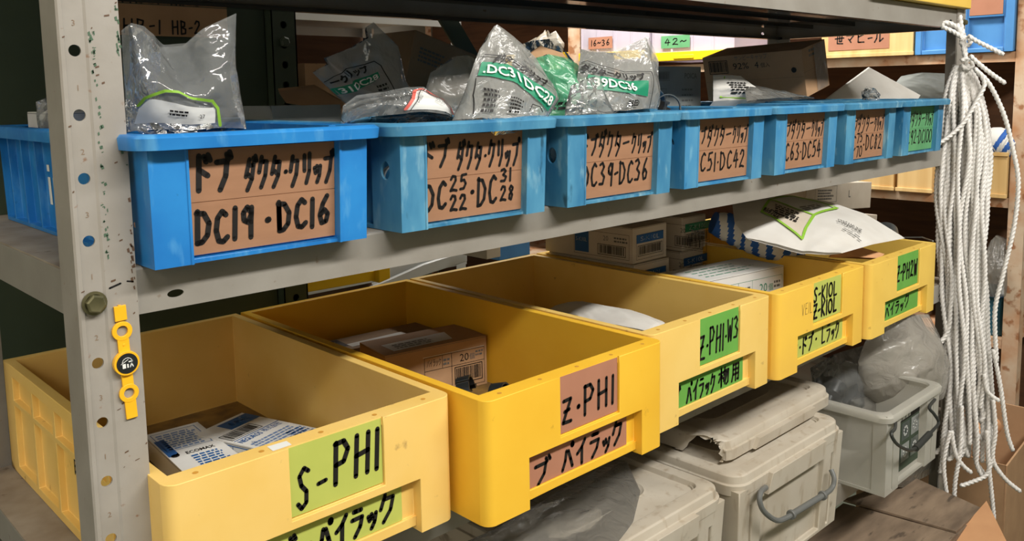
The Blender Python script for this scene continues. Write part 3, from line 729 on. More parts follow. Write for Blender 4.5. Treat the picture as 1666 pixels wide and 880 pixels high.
yellow_crate(.664, -.060, YB, .302, yel[2], 'buff yellow crate in the middle of the row, bright green label cards',
    [('u', 'Z', -.002, .016, .008, .042, .0034), ('u', '.', .017, .024, .014, .040, .0038), ('u', 'PH1', .024, .064, .012, .050, .0030), ('u', '.', .064, .072, .016, .044, .0032), ('u', 'W3', .070, .102, .020, .052, .0028),
     ('l', 'ド', -.028, -.004, .006, .030, .003), ('l', 'ブ', .000, .020, .004, .036, .003), ('l', 'パイラック', .032, .106, .006, .036, .003), ('l', '材', .110, .144, .006, .038, .003), ('l', '用', .146, .172, .008, .038, .003)], (card_green, card_green), 7)
yellow_crate(.974, -.068, YB, .302, yel[3], 'warm yellow crate fourth from the left, two lines written on its upper label',
    [('u', 'S-K10L', .002, .088, .034, .058, .0032), ('u', 'Z-K10L', .002, .088, .006, .030, .0036), ('l', 'ニッケ', -.040, .006, .010, .034, .003), ('l', 'ン', .004, .022, .008, .032, .003), ('l', '.', .024, .034, .010, .036, .0036), ('l', 'ドブ', .034, .074, .008, .038, .0032),
     ('l', '.', .078, .090, .012, .036, .0040), ('l', 'Lラック', .100, .168, .010, .042, .0030)], (card_pale, card_pale), 9, scrawl='VEIL')
yellow_crate(1.284, -.075, YB, .305, yel[4], 'yellow crate at the right end beside the rope hank, green label cards',
    [('u', 'Z-PH2W', .000, .098, .018, .048, .0036), ('l', 'パイラッ', .024, .112, .010, .034, .0030), ('l', 'ク', .112, .140, .012, .040, .0028)], (card_green, card_green), 13)

# ------------------------------------------------------------------ cartons in the yellow crates
FLZ = ZL + .0006 + .0085 + .0008
def box_faces(w, d, h):
    return {'front': plane((0, 0, 0), (1, 0, 0), (0, 0, 1)), 'top': plane((0, 0, h), (1, 0, 0), (0, 1, 0)),
            'left': plane((0, d, 0), (0, -1, 0), (0, 0, 1)), 'right': plane((w, 0, 0), (0, 1, 0), (0, 0, 1))}
def small_carton(name, label, cat, loc, rotz, w, d, h, mt, extra, draw, group=None, flap=True):
    m = MB(); m.box(0, w, 0, d, 0, h)
    o_f = box_faces(w, d, h)
    draw(m, o_f)
    if flap:                                             # seam of the closed end and lid edge
        rect(m, .001, w - .001, h - .0022, h - .0016, o_f['front'], 1); rect(m, 0.001, d - .001, h - .0022, h - .0016, o_f['left'], 1)
    o = m.build(name, [mt, grey_ink] + extra, bevel=.0011)
    o.location = loc; o.rotation_euler = (0, 0, rotz)
    return tag(o, label, cat, group)

def d1(m, f):   # standing carton: blue band, barcode, brand bar on the top
    t = f['top']; w, d = .082, .136
    rect(m, .003, .030, .100, .132, t, 2) if False else None
    # long side reads along Y: rotate the print frame
    q = lambda a, b: t(.082 - b, a)                     # a along depth (from front), b across from the right
    q = lambda a, b: t(a, b)
    rect(m, .030, .080, .106, .132, t, 2)
    text(m, 'S-PH1', .040, .114, .010, t, 4, width=.030)
    barcode(m, .004, .056, .078, .102, t, 5, 3)
    rect(m, .003, .079, .0735, .075, t, 2); text(m, 'NEGUROS', .004, .062, .009, t, 2, width=.036, bold=.02); text(m, '株式会社', .044, .063, .008, t, 2, width=.030)
    lines(m, .006, .076, .014, .054, 6, t, 3, 4); text(m, '⚠', .006, .046, .008, t, 2)
    lines(m, .050, .078, .004, .040, 5, t, 2, 8)
    l = f['left']; rect(m, .004, .132, .0035, .0050, l, 2); rect(m, .004, .132, .0240, .0252, l, 2); rect(m, .004, .0052, .0035, .025, l, 2)
    for k in range(5): rect(m, .02 + k * .022, .021 + k * .022, .004, .024, l, 2)
    lines(m, .008, .060, .007, .021, 2, l, 2, 3); text(m, 'バイラック', .070, .007, .012, l, 2, width=.055)
    fr = f['front']; rect(m, .003, .079, .004, .005, fr, 2); lines(m, .006, .070, .008, .022, 2, fr, 2, 3)
small_carton('parts_carton', 'white and blue carton with a barcode standing right of its twin in the pale crate', 'carton', (.254, .168, FLZ), math.radians(19), .080, .138, .0285, white_c, [blue_ink, navy_ink, white_ink, ink], d1, 'white and blue cartons in the pale crate')
def d2(m, f):
    t = f['top']
    frame(m, .004, .058, .098, .164, .0008, t, 2)
    lines(m, .008, .054, .102, .160, 8, t, 3, 5)
    rect(m, .001, .013, .082, .140, t, 2)
    text(m, 'ECOMAX', .020, .078, .008, t, 5, width=.034, bold=.02)
    m.add([t(.008 + .005 * math.cos(a * PI / 4), .082 + .005 * math.sin(a * PI / 4)) for a in range(8)], [tuple(range(8))], 5)
    lines(m, .022, .060, .030, .074, 6, t, 2, 6); lines(m, .006, .054, .006, .024, 3, t, 3, 7)
    fr = f['front']; lines(m, .006, .052, .006, .018, 2, fr, 2, 3)
small_carton('parts_carton', 'white and blue carton left of its twin, close behind the front post', 'carton', (.153, .172, FLZ), math.radians(-4), .066, .172, .0275, white_c, [blue_ink, navy_ink, white_ink, ink], d2, 'white and blue cartons in the pale crate')

def d3(m, f):
    fr = f['front']; w = .170
    frame(m, .062, .166, .004, .060, .0006, fr, 5)
    rect(m, .062, .166, .0395, .0402, fr, 5); rect(m, .108, .1087, .004, .060, fr, 5); rect(m, .092, .0926, .040, .060, fr, 5)
    text(m, '20', .122, .044, .0115, fr, 5); text(m, '個', .139, .045, .007, fr, 1); lines(m, .150, .164, .048, .058, 2, fr, 1, 3); lines(m, .094, .106, .044, .056, 2, fr, 1, 3)
    barcode(m, .113, .162, .010, .037, fr, 5, 9); text(m, 'バイラック', .066, .046, .009, fr, 5, width=.024)
    t = f['top']; m.add([t(.02, .012), t(.120, .016), t(.128, .055), t(.018, .050)], [(0, 1, 2, 3)], 3)
    lines(m, .03, .10, .02, .045, 3, t, 1, 5); rect(m, .06, .1655, .0609, .0615, fr, 4)
small_carton('hardware_carton', 'tan carton with a barcode panel and the number 20 in the second yellow crate', 'carton', (.472, .262, FLZ), math.radians(-9), .170, .085, .076, carton, [green_ink, paper, white_c, ink], d3)
def d4(m, f):
    t = f['top']; rect(m, .0, .05, .02, .06, t, 3); m.add([t(.05, .01), t(.15, .012), t(.15, .03), t(.05, .028)], [(0, 1, 2, 3)], 2); lines(m, .01, .045, .03, .055, 3, t, 2, 4)
small_carton('hardware_carton', 'dusty carton lying at the back of the second yellow crate', 'carton', (.440, .368, FLZ), math.radians(-4), .20, .065, .062, carton_d, [paper, ink], d4)

# dark pipe clamps lying at the front of the second crate
def pipe_clamp(loc, rotz, label, r=.017, tilt=0, mt=dark_m, group='pipe clamps in the second crate', wd=.011):
    t = thing('pipe_clamp', label, 'pipe clamp', loc, 0, group, rot=(tilt, 0, rotz))
    m = MB(); n = 22
    P = [(math.cos(PI * k / n), math.sin(PI * k / n)) for k in range(n + 1)]
    path = [(r + .009, 0)] + [(r * a, r * b) for a, b in P] + [(-r - .009, 0)]
    for i in range(len(path) - 1):
        (xa, za), (xb, zb) = path[i], path[i + 1]; la, lb = math.hypot(xa, za), math.hypot(xb, zb)
        ka, kb = 1 + .0022 / la, 1 + .0022 / lb
        m.hexa([(xa, 0, za + .0), (xb, 0, zb), (xb, wd, zb), (xa, wd, za)], [(xa * ka, 0, za * ka + (.0022 if za == 0 else 0)), (xb * kb, 0, zb * kb + (.0022 if zb == 0 else 0)), (xb * kb, wd, zb * kb + (.0022 if zb == 0 else 0)), (xa * ka, wd, za * ka + (.0022 if za == 0 else 0))])
    m.build('strap', mt, t, smooth=50)
    for sx in (-1, 1):
        s = MB(); s.lathe([(0, -.004), (.0022, -.004), (.0022, .006), (.0042, .006), (.0046, .0075), (.003, .0088), (0, .009)], (sx * (r + .0045), wd / 2, 0), n=10)
        s.build('screw', metal, t)
    return t
pipe_clamp((.434, .026, -.193), .75, 'dark pipe clamp left of its pair at the front of the second crate', .021, -.25, black_p, wd=.016)
pipe_clamp((.450, -.014, -.195), .5, 'dark pipe clamp right of its pair at the front of the second crate', .019, -.2, black_p, wd=.016)
for k in range(7):                                        # the heap they lie on
    pipe_clamp((.43 + .03 * k, .02 + .02 * (k % 3), FLZ + .001 + .022 * (k % 2)), k * .9, 'dark pipe clamp down in the heap of the second crate', .018, .2, black_p)
for k in range(4):
    pipe_clamp((.465 + .035 * (k % 2), -.024 + .004 * k, FLZ + .001 + .018 * k), .3 * k, 'dark pipe clamp down in the heap of the second crate', .018, 0, black_p)

def d5(m, f):
    fr = f['front']; frame(m, .004, .236, .010, .092, .0006, fr, 2)
    rect(m, .004, .236, .0600, .0607, fr, 2); rect(m, .150, .1506, .01, .092, fr, 2); rect(m, .112, .1126, .060, .092, fr, 2); rect(m, .040, .110, .03, .058, fr, 2)
    text(m, 'バイラック', .055, .068, .012, fr, 2, width=.050); lines(m, .116, .146, .066, .086, 2, fr, 1, 3)
    text(m, '20', .170, .066, .016, fr, 2); text(m, '個', .196, .067, .010, fr, 2); lines(m, .212, .232, .070, .086, 2, fr, 1, 4)
    barcode(m, .156, .230, .014, .056, fr, 5, 6)
    t = f['top']; lines(m, .05, .2, .02, .085, 4, t, 2, 5, .2); rect(m, 0, .03, .0, .1, t, 3)
small_carton('parts_carton', 'white carton with green print lying in the fourth yellow crate', 'carton', (1.007, .108, FLZ + .006), math.radians(-8), .240, .098, .108, white_c, [green_ink, carton_w, white_ink, ink], d5)
def dk(ci, s, seed):
    def d(m, f):
        fr = f['front']; w = .102 if ci == 2 else .078
        frame(m, .010, w - .010, .006, .052, .0006, fr, 4); rect(m, .0105, w - .0105, .036, .0515, fr, ci)
        text(m, s, .022, .0395, .0085, fr, 3, width=w - .045); barcode(m, .014, w - .014, .012, .032, fr, 4, seed)
        l = f['left']; D = .215 if ci == 2 else .15
        frame(m, D * .35, D - .008, .006, .052, .0006, l, 4); rect(m, D * .36, D * .52, .010, .050, l, ci); text(m, s, D * .37, .030, .0075, l, 3, width=D * .13)
        barcode(m, D * .62, D - .016, .010, .030, l, 4, seed + 1); text(m, '20', D * .68, .037, .009, l, 1); lines(m, D * .8, D - .012, .036, .048, 2, l, 1, 3)
    return d
GB = 'label cartons stacked in the fourth crate'
z0 = FLZ + .0005
for k, lb in enumerate(('white carton with a blue label at the bottom of its stack in the fourth crate', 'white carton with a blue label in the middle of its stack in the fourth crate', 'white carton with a blue label on top of its stack in the fourth crate')):
    small_carton('label_carton', lb, 'carton', (.988, .222 + .003 * k, z0 + .0665 * k), math.radians((2, -1, 1)[k]), .102, .215, .0655, carton_w, [blue_ink, white_ink, ink], dk(2, 'S-K10L', 30 + k), GB)
for k, lb in enumerate(('white carton at the bottom of the stack beside the striped cloth', 'white carton in the middle of the stack beside the striped cloth', 'white carton with a green label on top of the stack beside the striped cloth')):
    small_carton('label_carton', lb, 'carton', (1.140 + .004 * k, .236, z0 + .0665 * k), math.radians((-2, 1, -1)[k]), .078, .15, .0655, carton_w, [green_ink if k == 2 else blue_ink, white_ink, ink], dk(2, 'Z-K10L' if k == 2 else 'S-K10L', 40 + k) if False else dk(2 if k < 0 else 2, 'Z-K10L' if k == 2 else 'S-K10L', 40 + k), GB)

# ------------------------------------------------------------------ sheets and bags
def lerp_poly(P, t):
    P = [Vector(p) for p in P]
    if len(P) == 1: return P[0]
    ds = [0]
    for i in range(len(P) - 1): ds.append(ds[-1] + (P[i + 1] - P[i]).length)
    t *= ds[-1]
    for i in range(len(P) - 1):
        if t <= ds[i + 1] or i == len(P) - 2:
            k = (t - ds[i]) / max(ds[i + 1] - ds[i], 1e-9); return P[i].lerp(P[i + 1], k)
def coons(L_, R_, B_, T_):
    def f(u, v):
        b, t, l, r = lerp_poly(B_, u), lerp_poly(T_, u), lerp_poly(L_, v), lerp_poly(R_, v)
        b0, b1, t0, t1 = lerp_poly(B_, 0), lerp_poly(B_, 1), lerp_poly(T_, 0), lerp_poly(T_, 1)
        return b * (1 - v) + t * v + l * (1 - u) + r * u - (b0 * (1 - u) * (1 - v) + b1 * u * (1 - v) + t0 * (1 - u) * v + t1 * u * v)
    return f
def crease(u, v, seed, amp):
    a = 1 - abs(noise.noise(Vector((u * 2.6 + seed * 3.1, v * 2.6, seed)))) * 2.2
    b = 1 - abs(noise.noise(Vector((u * 6.3 + v * 2, v * 5.2 + seed * 1.7, seed + 5)))) * 2.2
    c = noise.noise(Vector((u * 1.3, v * 1.3, seed + 9)))
    return amp * (.55 * a + .35 * b * (.4 + .6 * abs(c)) + .6 * c)
def bag(name, label, cat, L_, R_, B_, T_, thick, amp, seed, mt, prints=None, group=None, n=44, open_top=True, extra=(), nrm=None, belly=.35, one=False, drop=0):
    """film bag: a front and a back sheet over one outline, belly near the bottom, creased; prints(mb, front-map)"""
    f = coons(L_, R_, B_, T_)
    N = Vector(nrm) if nrm else ((f(1, .4) - f(0, .4)).cross(f(.5, 1) - f(.5, 0))).normalized()
    if not nrm and N.y > 0: N = -N
    def prof(u, v):
        e = max(0, 4 * u * (1 - u)) ** .45
        hv = math.exp(-((v - belly) / .42) ** 2) * (1 if v > 0 else 1)
        return e * hv
    def front(u, v, off=0):
        ed = min(1, 5 * min(u, 1 - u) + .25)
        return f(u, v) + N * (thick * prof(u, v) + crease(u, v, seed, amp) * ed + off)
    def back(u, v):
        ed = min(1, 5 * min(u, 1 - u) + .25)
        e2 = min(1, 8 * min(u, 1 - u, v + .02))
        return f(u, v) + N * (-thick * prof(u, v) * .9 + crease(u, v, seed, amp) * ed + e2 * (crease(u, v, seed + 20, amp * .6) - amp * .5 - .0015) * (1))
    m = MB()
    for fn, sgn in ((front, 1), (back, -1)) if not one else ((front, 1),):
        V = [fn(i / n, j / n) for j in range(n + 1) for i in range(n + 1)]
        F = []
        for j in range(n):
            for i in range(n):
                a = j * (n + 1) + i; q = (a, a + 1, a + n + 2, a + n + 1)
                F.append(q if sgn > 0 else q[::-1])
        m.add(V, F, 0)
    if drop:                                              # the filled lower end hanging down inside the bin
        K = 6; V = []; cen = (f(0, 0) + f(1, 0)) / 2
        for j in range(K + 1):
            t = j / K; q = 1 - .18 * t * t
            for side in (front, back):
                for i in range(n + 1):
                    p = side(i / n, 0); w_ = f(i / n, 0)
                    p = w_ + (p - w_) * math.sqrt(max(0, 1 - t * t)) + N * thick * (.35 if side is front else -.35) * math.sin(PI * i / n) * math.sqrt(max(0, 1 - t * t)); p = cen + (p - cen) * q
                    V.append(p + Vector((0, .030 * min(1, 2 * t), -drop * t)) + N * .003 * noise.noise(p * 60) * t)
        R2 = 2 * (n + 1)
        F = [(j * R2 + s_ + i, j * R2 + s_ + i + 1, (j + 1) * R2 + s_ + i + 1, (j + 1) * R2 + s_ + i) for j in range(K) for s_ in (0, n + 1) for i in range(n)]
        m.add(V, F, 0)
    if prints: prints(m, lambda a, b, off=.0022: tuple(front(min(max(a, 0), 1), min(max(b, 0), 1), off)))
    o = m.build(name, [mt] + list(extra), smooth=55, recalc=False)
    return tag(o, label, cat, group)

# ------------------------------------------------------------------ what stands in the blue bins
def duct_clip(loc, rotz, label, s=1.0, tilt=0, mt=metal, group='zinc clips in the blue bins'):
    """bent sheet-metal clip: two jaws and a screw"""
    t = thing('duct_clip', label, 'metal clip', loc, 0, group, rot=(tilt, .2, rotz))
    m = MB(); w_ = .012 * s; P = []
    n = 12
    for k in range(n + 1):
        a = PI * (1.12 - 1.24 * k / n); P.append((.017 * s * math.cos(a), .017 * s * math.sin(a) + .012 * s))
    P = [(-.026 * s, .002), (-.017 * s, .001)] + P + [(.017 * s, .001), (.026 * s, .002), (.027 * s, .010 * s)]
    for i in range(len(P) - 1):
        (xa, za), (xb, zb) = P[i], P[i + 1]; d = Vector((xb - xa, 0, zb - za)).normalized(); q = Vector((-d.z, 0, d.x)) * .0016
        m.hexa([(xa, 0, za), (xb, 0, zb), (xb, w_, zb), (xa, w_, za)], [(xa + q.x, 0, za + q.z), (xb + q.x, 0, zb + q.z), (xb + q.x, w_, zb + q.z), (xa + q.x, w_, za + q.z)])
    m.build('strap', mt, t)
    s_ = MB(); s_.tube([(.022 * s, w_ / 2, -.006 * s), (.022 * s, w_ / 2, .016 * s)], .002 * s, 8); s_.lathe([(0, 0), (.004 * s, 0), (.004 * s, .003 * s), (0, .003 * s)], (.022 * s, w_ / 2, .014 * s), n=6)
    s_.build('screw', metal, t)
    return t
BZ = ZM + .006
rnd = random.Random(8)
for k, (bx, n_) in enumerate(((.10, 6), (.33, 6), (.57, 6), (.80, 8))):        # clips heaped in the first four bins
    for j in range(n_):
        duct_clip((bx + rnd.uniform(0, .10), .0 + rnd.uniform(.0, .10), BZ + .012 + .012 * j), rnd.uniform(0, 6), ('clip in the heap inside the bright blue bin', 'clip in the heap inside the second blue bin', 'clip in the heap inside the third blue bin', 'clip in the heap inside the fourth blue bin')[k], 1, rnd.uniform(-.6, .6), dark_m if j % 2 else metal)
duct_clip((.775, .035, .133), .5, 'zinc clip poking over the rim of the fourth blue bin, left of the pair', 1.15, -.3)
duct_clip((.830, .070, .128), -.4, 'zinc clip poking over the rim of the fourth blue bin, further right of the pair', 1.25, .2)
duct_clip((.745, .045, .140), 1.1, 'pale clip end sticking up beside the white film bag in the fourth blue bin', 1.0, .5)

def p_big(m, mp):
    E_ = [(0.05, 0.233),(0.083, 0.283),(0.233, 0.35),(0.35, 0.367),(0.5, 0.317),(0.633, 0.283),(0.683, 0.2),(0.683, 0.033)]
    E2 = [(0.033, 0.067),(0.65, 0.067),(0.667, 0.217),(0.067, 0.283)]
    patch(m, quad(E2, mp, .0016), 2, 12)
    ribbon(m, dense(E_), .026, lambda a, b: mp(a, b, .0030), 1)
    text(m, '27', E2[2][0] - .16, E2[2][1] - .10, .04, lambda a, b: mp(a, b, .0034), 3, width=.05); lines(m, E2[2][0] - .40, E2[2][0] - .22, E2[2][1] - .08, E2[2][1] - .02, 2, lambda a, b: mp(a, b, .0034), 3, 5)
bag('clear_parts_bag', 'big clear plastic bag with a lime-edged label standing in the bright blue bin', 'plastic bag',
    [(0.0675, 0.06, 0.1324),(0.0654, 0.05, 0.1625),(0.065, 0.05, 0.1941),(0.0657, 0.05, 0.2202)], [(0.1749, 0.05, 0.1302),(0.1691, 0.05, 0.1607),(0.1663, 0.05, 0.1867),(0.1662, 0.04, 0.239)],
    [(0.0675, 0.06, 0.1324),(0.1151, 0.05, 0.1283),(0.1749, 0.05, 0.1302)], [(0.0657, 0.05, 0.2202),(0.0702, 0.04, 0.226),(0.084, 0.05, 0.2235),(0.107, 0.07, 0.2086),(0.1244, 0.06, 0.2102),(0.1369, 0.05, 0.2239),(0.1662, 0.04, 0.239)],
    .030, .007, 3, film_m, p_big, n=60, extra=(lime_ink, white_ink, ink), drop=0.065)
bag('clear_parts_bag', 'small crumpled clear bag peeping out left of the punched post', 'plastic bag',
    [(0.0615, 0.3, 0.1299),(0.0613, 0.3, 0.1443),(0.0613, 0.3, 0.1601)], [(0.1095, 0.3, 0.1251),(0.1099, 0.3, 0.1496),(0.1072, 0.3, 0.1835)], [(0.0615, 0.3, 0.1299),(0.1095, 0.3, 0.1251)], [(0.0613, 0.3, 0.1601),(0.0825, 0.3, 0.169),(0.1072, 0.3, 0.1835)], .018, .006, 5, film_m, drop=0.04)
def dplain(m, f): rect(m, .004, .1, .012, .0128, f['front'], 1)
for k in range(2):
    small_carton('white_carton', ('white carton lying in the bright blue bin at the far left, lower of two', 'white carton lying in the bright blue bin at the far left, upper of two')[k], 'carton', (.066 + .010 * k, .300, .097 + .0262 * k), math.radians(-4 + 3 * k), .10, .10, .0255, white_c, [], dplain, 'white cartons in the first blue bin')
# grey and brown cartons at the back of the first bin
small_carton('open_carton', 'grey-white carton with a blank side at the back of the bright blue bin', 'carton', (.220, .160, .060), math.radians(4), .105, .09, .095, carton_g, [], lambda m, f: None, flap=False) if False else None
def flapbox(name, label, loc, rotz, w, d, h, mt, f_ang=(.6, -.3), wall=.0025):
    """open carton: four thin walls, floor and four flaps"""
    t = thing(name, label, 'carton', loc, rotz)
    m = MB(); m.box(0, w, 0, wall, 0, h); m.box(0, w, d - wall, d, 0, h); m.box(0, wall, wall, d - wall, 0, h); m.box(w - wall, w, wall, d - wall, 0, h); m.box(0, w, 0, d, 0, wall)
    m.build('body', mt, t)
    a, b = f_ang; fl = d * .45
    q = MB(); c_, s_ = math.cos(a) * fl, math.sin(a) * fl
    q.hexa([(0, 0, h), (w, 0, h), (w, wall, h), (0, wall, h)], [(0, -c_, h + s_), (w, -c_, h + s_), (w, -c_ + wall, h + s_ + wall), (0, -c_ + wall, h + s_ + wall)])
    q.build('flap', mt, t)
    q = MB(); c_, s_ = math.cos(b) * fl, math.sin(b) * fl
    q.hexa([(0, d - wall, h), (w, d - wall, h), (w, d, h), (0, d, h)], [(0, d + c_, h + s_), (w, d + c_, h + s_), (w, d + c_ - wall, h + s_ + wall), (0, d + c_ - wall, h + s_ + wall)])
    q.build('flap', mt, t)
    return t
flapbox('open_carton', 'open grey carton at the back between the first two blue bins', (.306, .245, .040), 0, .098, .08, .110, carton_g, (-1.4, -.2))
m = MB(); A_ = [(0.332, 0.27, 0.1646),(0.403, 0.3, 0.1697),(0.4196, 0.26, 0.148),(0.4118, 0.26, 0.1417),(0.3408, 0.27, 0.1529)]
m.prism(A_, (0, .002, .004)); m.prism([(x + .01, y + .02, z + .003) for x, y, z in A_[:4]], (0, .002, .004))
tag(m.build('carton_flap', carton), 'loose bent brown card flap lying behind the bright blue bin rim', 'cardboard')

def clip_print(big, code, w0=.0):
    def f(m, mp):
        frame(m, .10, .90, .02, .78, .010, mp, 3)
        text(m, 'ダクタークリップ', .13, .60, .12, mp, 3, width=.72, bold=.03)
        rect(m, .10, .90, .34, .56, mp, 1); text(m, code, .16, .385, .13, mp, 2, width=.66, bold=.02)
        lines(m, .16, .50, .06, .30, 5, mp, 3, 5)
        ribbon(m, circ(.68, .17, .07, 12), .010, mp, 3); ribbon(m, [(.55, .10), (.62, .20), (.74, .22), (.82, .12)], .012, mp, 3)
    return f
def p_28(m, mp):
    Q = [(0.0, 0.367),(0.567, 0.55),(0.567, 0.617),(0.0, 0.55)]
    patch(m, quad(Q, mp), 1, 12); text(m, '31DC28', .04, .14, .70, quad(Q, mp, .0045), 2, width=.92, bold=.02)
    K = [(0.0, 0.6),(0.5, 0.65),(0.517, 0.733),(0.0, 0.75)]
    text(m, 'ークリップ', .04, .1, .8, quad(K, mp, .0045), 3, width=.92, bold=.05)
    F_ = [(0.0, 0.733),(0.1, 0.783),(0.6, 0.75),(0.667, 0.35)]
    ribbon(m, dense(F_), .012, lambda a, b: mp(a, b, .0035), 3)
    lines(m, Q[1][0] - .1, Q[1][0] + .05, Q[1][1] - .2, Q[1][1] - .06, 3, lambda a, b: mp(a, b, .0035), 3, 4)
bag('printed_clip_bag', 'milky bag with a green band leaning in shade behind the second blue bin', 'plastic bag',
    [(0.4014, 0.22, 0.1484),(0.3769, 0.22, 0.1659),(0.3502, 0.22, 0.1902)], [(0.5215, 0.22, 0.1389),(0.4888, 0.22, 0.1809),(0.4814, 0.22, 0.2256),(0.4435, 0.22, 0.2553)], [(0.4014, 0.22, 0.1484),(0.4598, 0.22, 0.1325),(0.5215, 0.22, 0.1389)], [(0.3502, 0.22, 0.1902),(0.3724, 0.22, 0.201),(0.3675, 0.22, 0.2077),(0.4065, 0.22, 0.2214),(0.4331, 0.22, 0.2346),(0.4328, 0.22, 0.2479),(0.4435, 0.22, 0.2553)],
    .020, .006, 11, film_print, p_28, n=50, extra=(green_ink, white_ink, ink), drop=0.065)
def p_red(m, mp):
    E_ = [(0.433, 0.117),(0.6, 0.483),(0.717, 0.7),(0.8, 0.833),(0.9, 0.883),(0.933, 0.633),(0.95, 0.367),(0.967, 0.083)]
    n = len(E_)
    for k in range(4):                                    # white field between the two legs of the edge
        a0, a1, b0, b1 = E_[k], E_[k + 1] if k < 3 else E_[4], E_[n - 1 - k], E_[n - 2 - k] if k < 3 else E_[4]
        patch(m, quad((a0, b0, b1, a1), mp, .0016), 2, 5)
    M2 = lambda a, b: mp(a, b, .0036)
    ribbon(m, dense(E_), .036, M2, 1)
    I_ = [(a + (.030 if k < 4 else -.030 if k > 4 else 0), b - .05) for k, (a, b) in enumerate(E_)]
    ribbon(m, dense(I_), .008, lambda a, b: mp(a, b, .0044), 3)
    Q = [(0.75, 0.267),(0.833, 0.167),(0.967, 0.383),(0.883, 0.617)]
    text(m, 'DC03-2512', .02, .05, .22, quad(Q, mp, .0045), 3, width=.9); text(m, 'ダクタークリップ', .02, .42, .22, quad(Q, mp, .0045), 3, width=.9)
    Q = [(0.55, 0.183),(0.7, 0.45),(0.7, 0.567),(0.533, 0.267)]
    text(m, 'DC031003', .02, .1, .7, quad(Q, mp, .0045), 3, width=.95)
    ribbon(m, circ(*(0.767, 0.667), .022, 10), .006, lambda a, b: mp(a, b, .0044), 3)
bag('parts_bag_with_coral_label', 'clear bag with a coral-edged white label resting in the second blue bin', 'plastic bag',
    [(0.2667, 0.03, 0.1311),(0.2694, 0.03, 0.1434),(0.2712, 0.03, 0.1514)], [(0.4161, 0.03, 0.1287),(0.4048, 0.03, 0.1415),(0.391, 0.05, 0.1693)], [(0.2667, 0.03, 0.1311),(0.3255, 0.02, 0.1283),(0.4161, 0.03, 0.1287)], [(0.2712, 0.03, 0.1514),(0.2944, 0.04, 0.1611),(0.3486, 0.05, 0.1657),(0.391, 0.05, 0.1693)],
    .025, .005, 17, film_m, p_red, n=50, extra=(red_ink, white_ink, ink), belly=.3, drop=0.03)
def leancarton(name, label, P, d, mt, draw=None, extra=()):
    """carton given by three corners of its front face (A bottom-left, B bottom-right, C top-left) and a depth"""
    A, B, Cc = (Vector(q) for q in P); U = (B - A); V = Cc - A; V = V - U * (V.dot(U) / U.length_squared); N = U.cross(V).normalized() * -d
    m = MB(); m.hexa([A, B, B + N, A + N], [A + V, B + V, B + V + N, A + V + N])
    if draw: draw(m, plane(A, U, V, .0006), U.length, V.length)
    o = m.build(name, [mt, grey_ink] + list(extra), bevel=.002)
    return tag(o, label, 'carton')
def d_tilt(m, f, w_, h_):
    lines(m, w_ * .1, w_ * .5, h_ * .55, h_ * .8, 4, f, 1, 5)
leancarton('tilted_carton', 'brown carton tipped on its corner in the shade behind the second blue bin', [(0.6186, 0.4, 0.1649),(0.7668, 0.4, 0.121),(0.6778, 0.4, 0.2559)], .12, carton_d, d_tilt)
bag('milky_bag', 'dull crumpled bag in shade between the printed bags of the second blue bin', 'plastic bag',
    [(0.4825, 0.17, 0.1322),(0.4837, 0.17, 0.164),(0.4947, 0.17, 0.1894)], [(0.5898, 0.17, 0.1288),(0.591, 0.17, 0.1712),(0.5751, 0.17, 0.2063)], [(0.4825, 0.17, 0.1322),(0.5898, 0.17, 0.1288)], [(0.4947, 0.17, 0.1894),(0.537, 0.17, 0.2107),(0.5565, 0.17, 0.2127),(0.5751, 0.17, 0.2063)], .018, .006, 23, film_grey, drop=0.065)

def p_31(m, mp):
    Q = [(0.05, 0.583),(0.867, 0.067),(0.867, 0.283),(0.083, 0.75)]
    patch(m, quad(Q, mp), 1, 16); text(m, '.DC31DC28', .03, .20, .58, quad(Q, mp, .0045), 2, width=.93, bold=.02)
    K = [(0.183, 0.683),(0.767, 0.367),(0.833, 0.483),(0.25, 0.733)]
    text(m, 'ダクタークリップ', .02, .08, .80, quad(K, mp, .0045), 3, width=.94, bold=.06)
    M2 = lambda a, b: mp(a, b, .0036)
    ribbon(m, dense([(0.067, 0.767),(0.1, 0.833),(0.283, 0.717),(0.95, 0.383),(0.917, 0.133)]), .010, M2, 3)
    ribbon(m, dense([(0.033, 0.55),(0.033, 0.317),(0.083, 0.05)]), .008, M2, 3)
    for q, sd in (([(0.117, 0.05),(0.25, 0.05),(0.217, 0.35),(0.083, 0.45)], 3), ([(0.333, 0.05),(0.5, 0.033),(0.5, 0.183),(0.3, 0.267)], 4)):
        lines(m, .05, .95, .05, .95, 5, quad(q, mp, .0036), 3, sd)
    q = [(0.567, 0.65),(0.717, 0.617),(0.75, 0.683),(0.6, 0.717)]
    text(m, 'DC81-DC28', .02, .2, .6, quad(q, mp, .0045), 3, width=.9)
    ribbon(m, dense([(0.583, 0.067),(0.6, 0.15),(0.7, 0.117),(0.767, 0.05)]), .010, M2, 3)
bag('printed_clip_bag', 'large clear bag with a slanting green lettered band standing in the second blue bin', 'plastic bag',
    [(0.3887, 0.0, 0.1328),(0.4043, 0.0, 0.1564),(0.4214, 0.0, 0.1933),(0.431, 0.0, 0.2103)], [(0.5248, -0.01, 0.1311),(0.5432, -0.01, 0.1504),(0.5486, 0.0, 0.1688),(0.5197, 0.0, 0.2015)], [(0.3887, 0.0, 0.1328),(0.429, -0.02, 0.1289),(0.5248, -0.01, 0.1311)], [(0.431, 0.0, 0.2103),(0.4552, 0.01, 0.2285),(0.4639, 0.01, 0.2385),(0.4802, 0.0, 0.2239),(0.5197, 0.0, 0.2015)],
    .022, .005, 31, film_print, p_31, n=60, extra=(green_ink, white_ink, ink), belly=.2, drop=0.065)
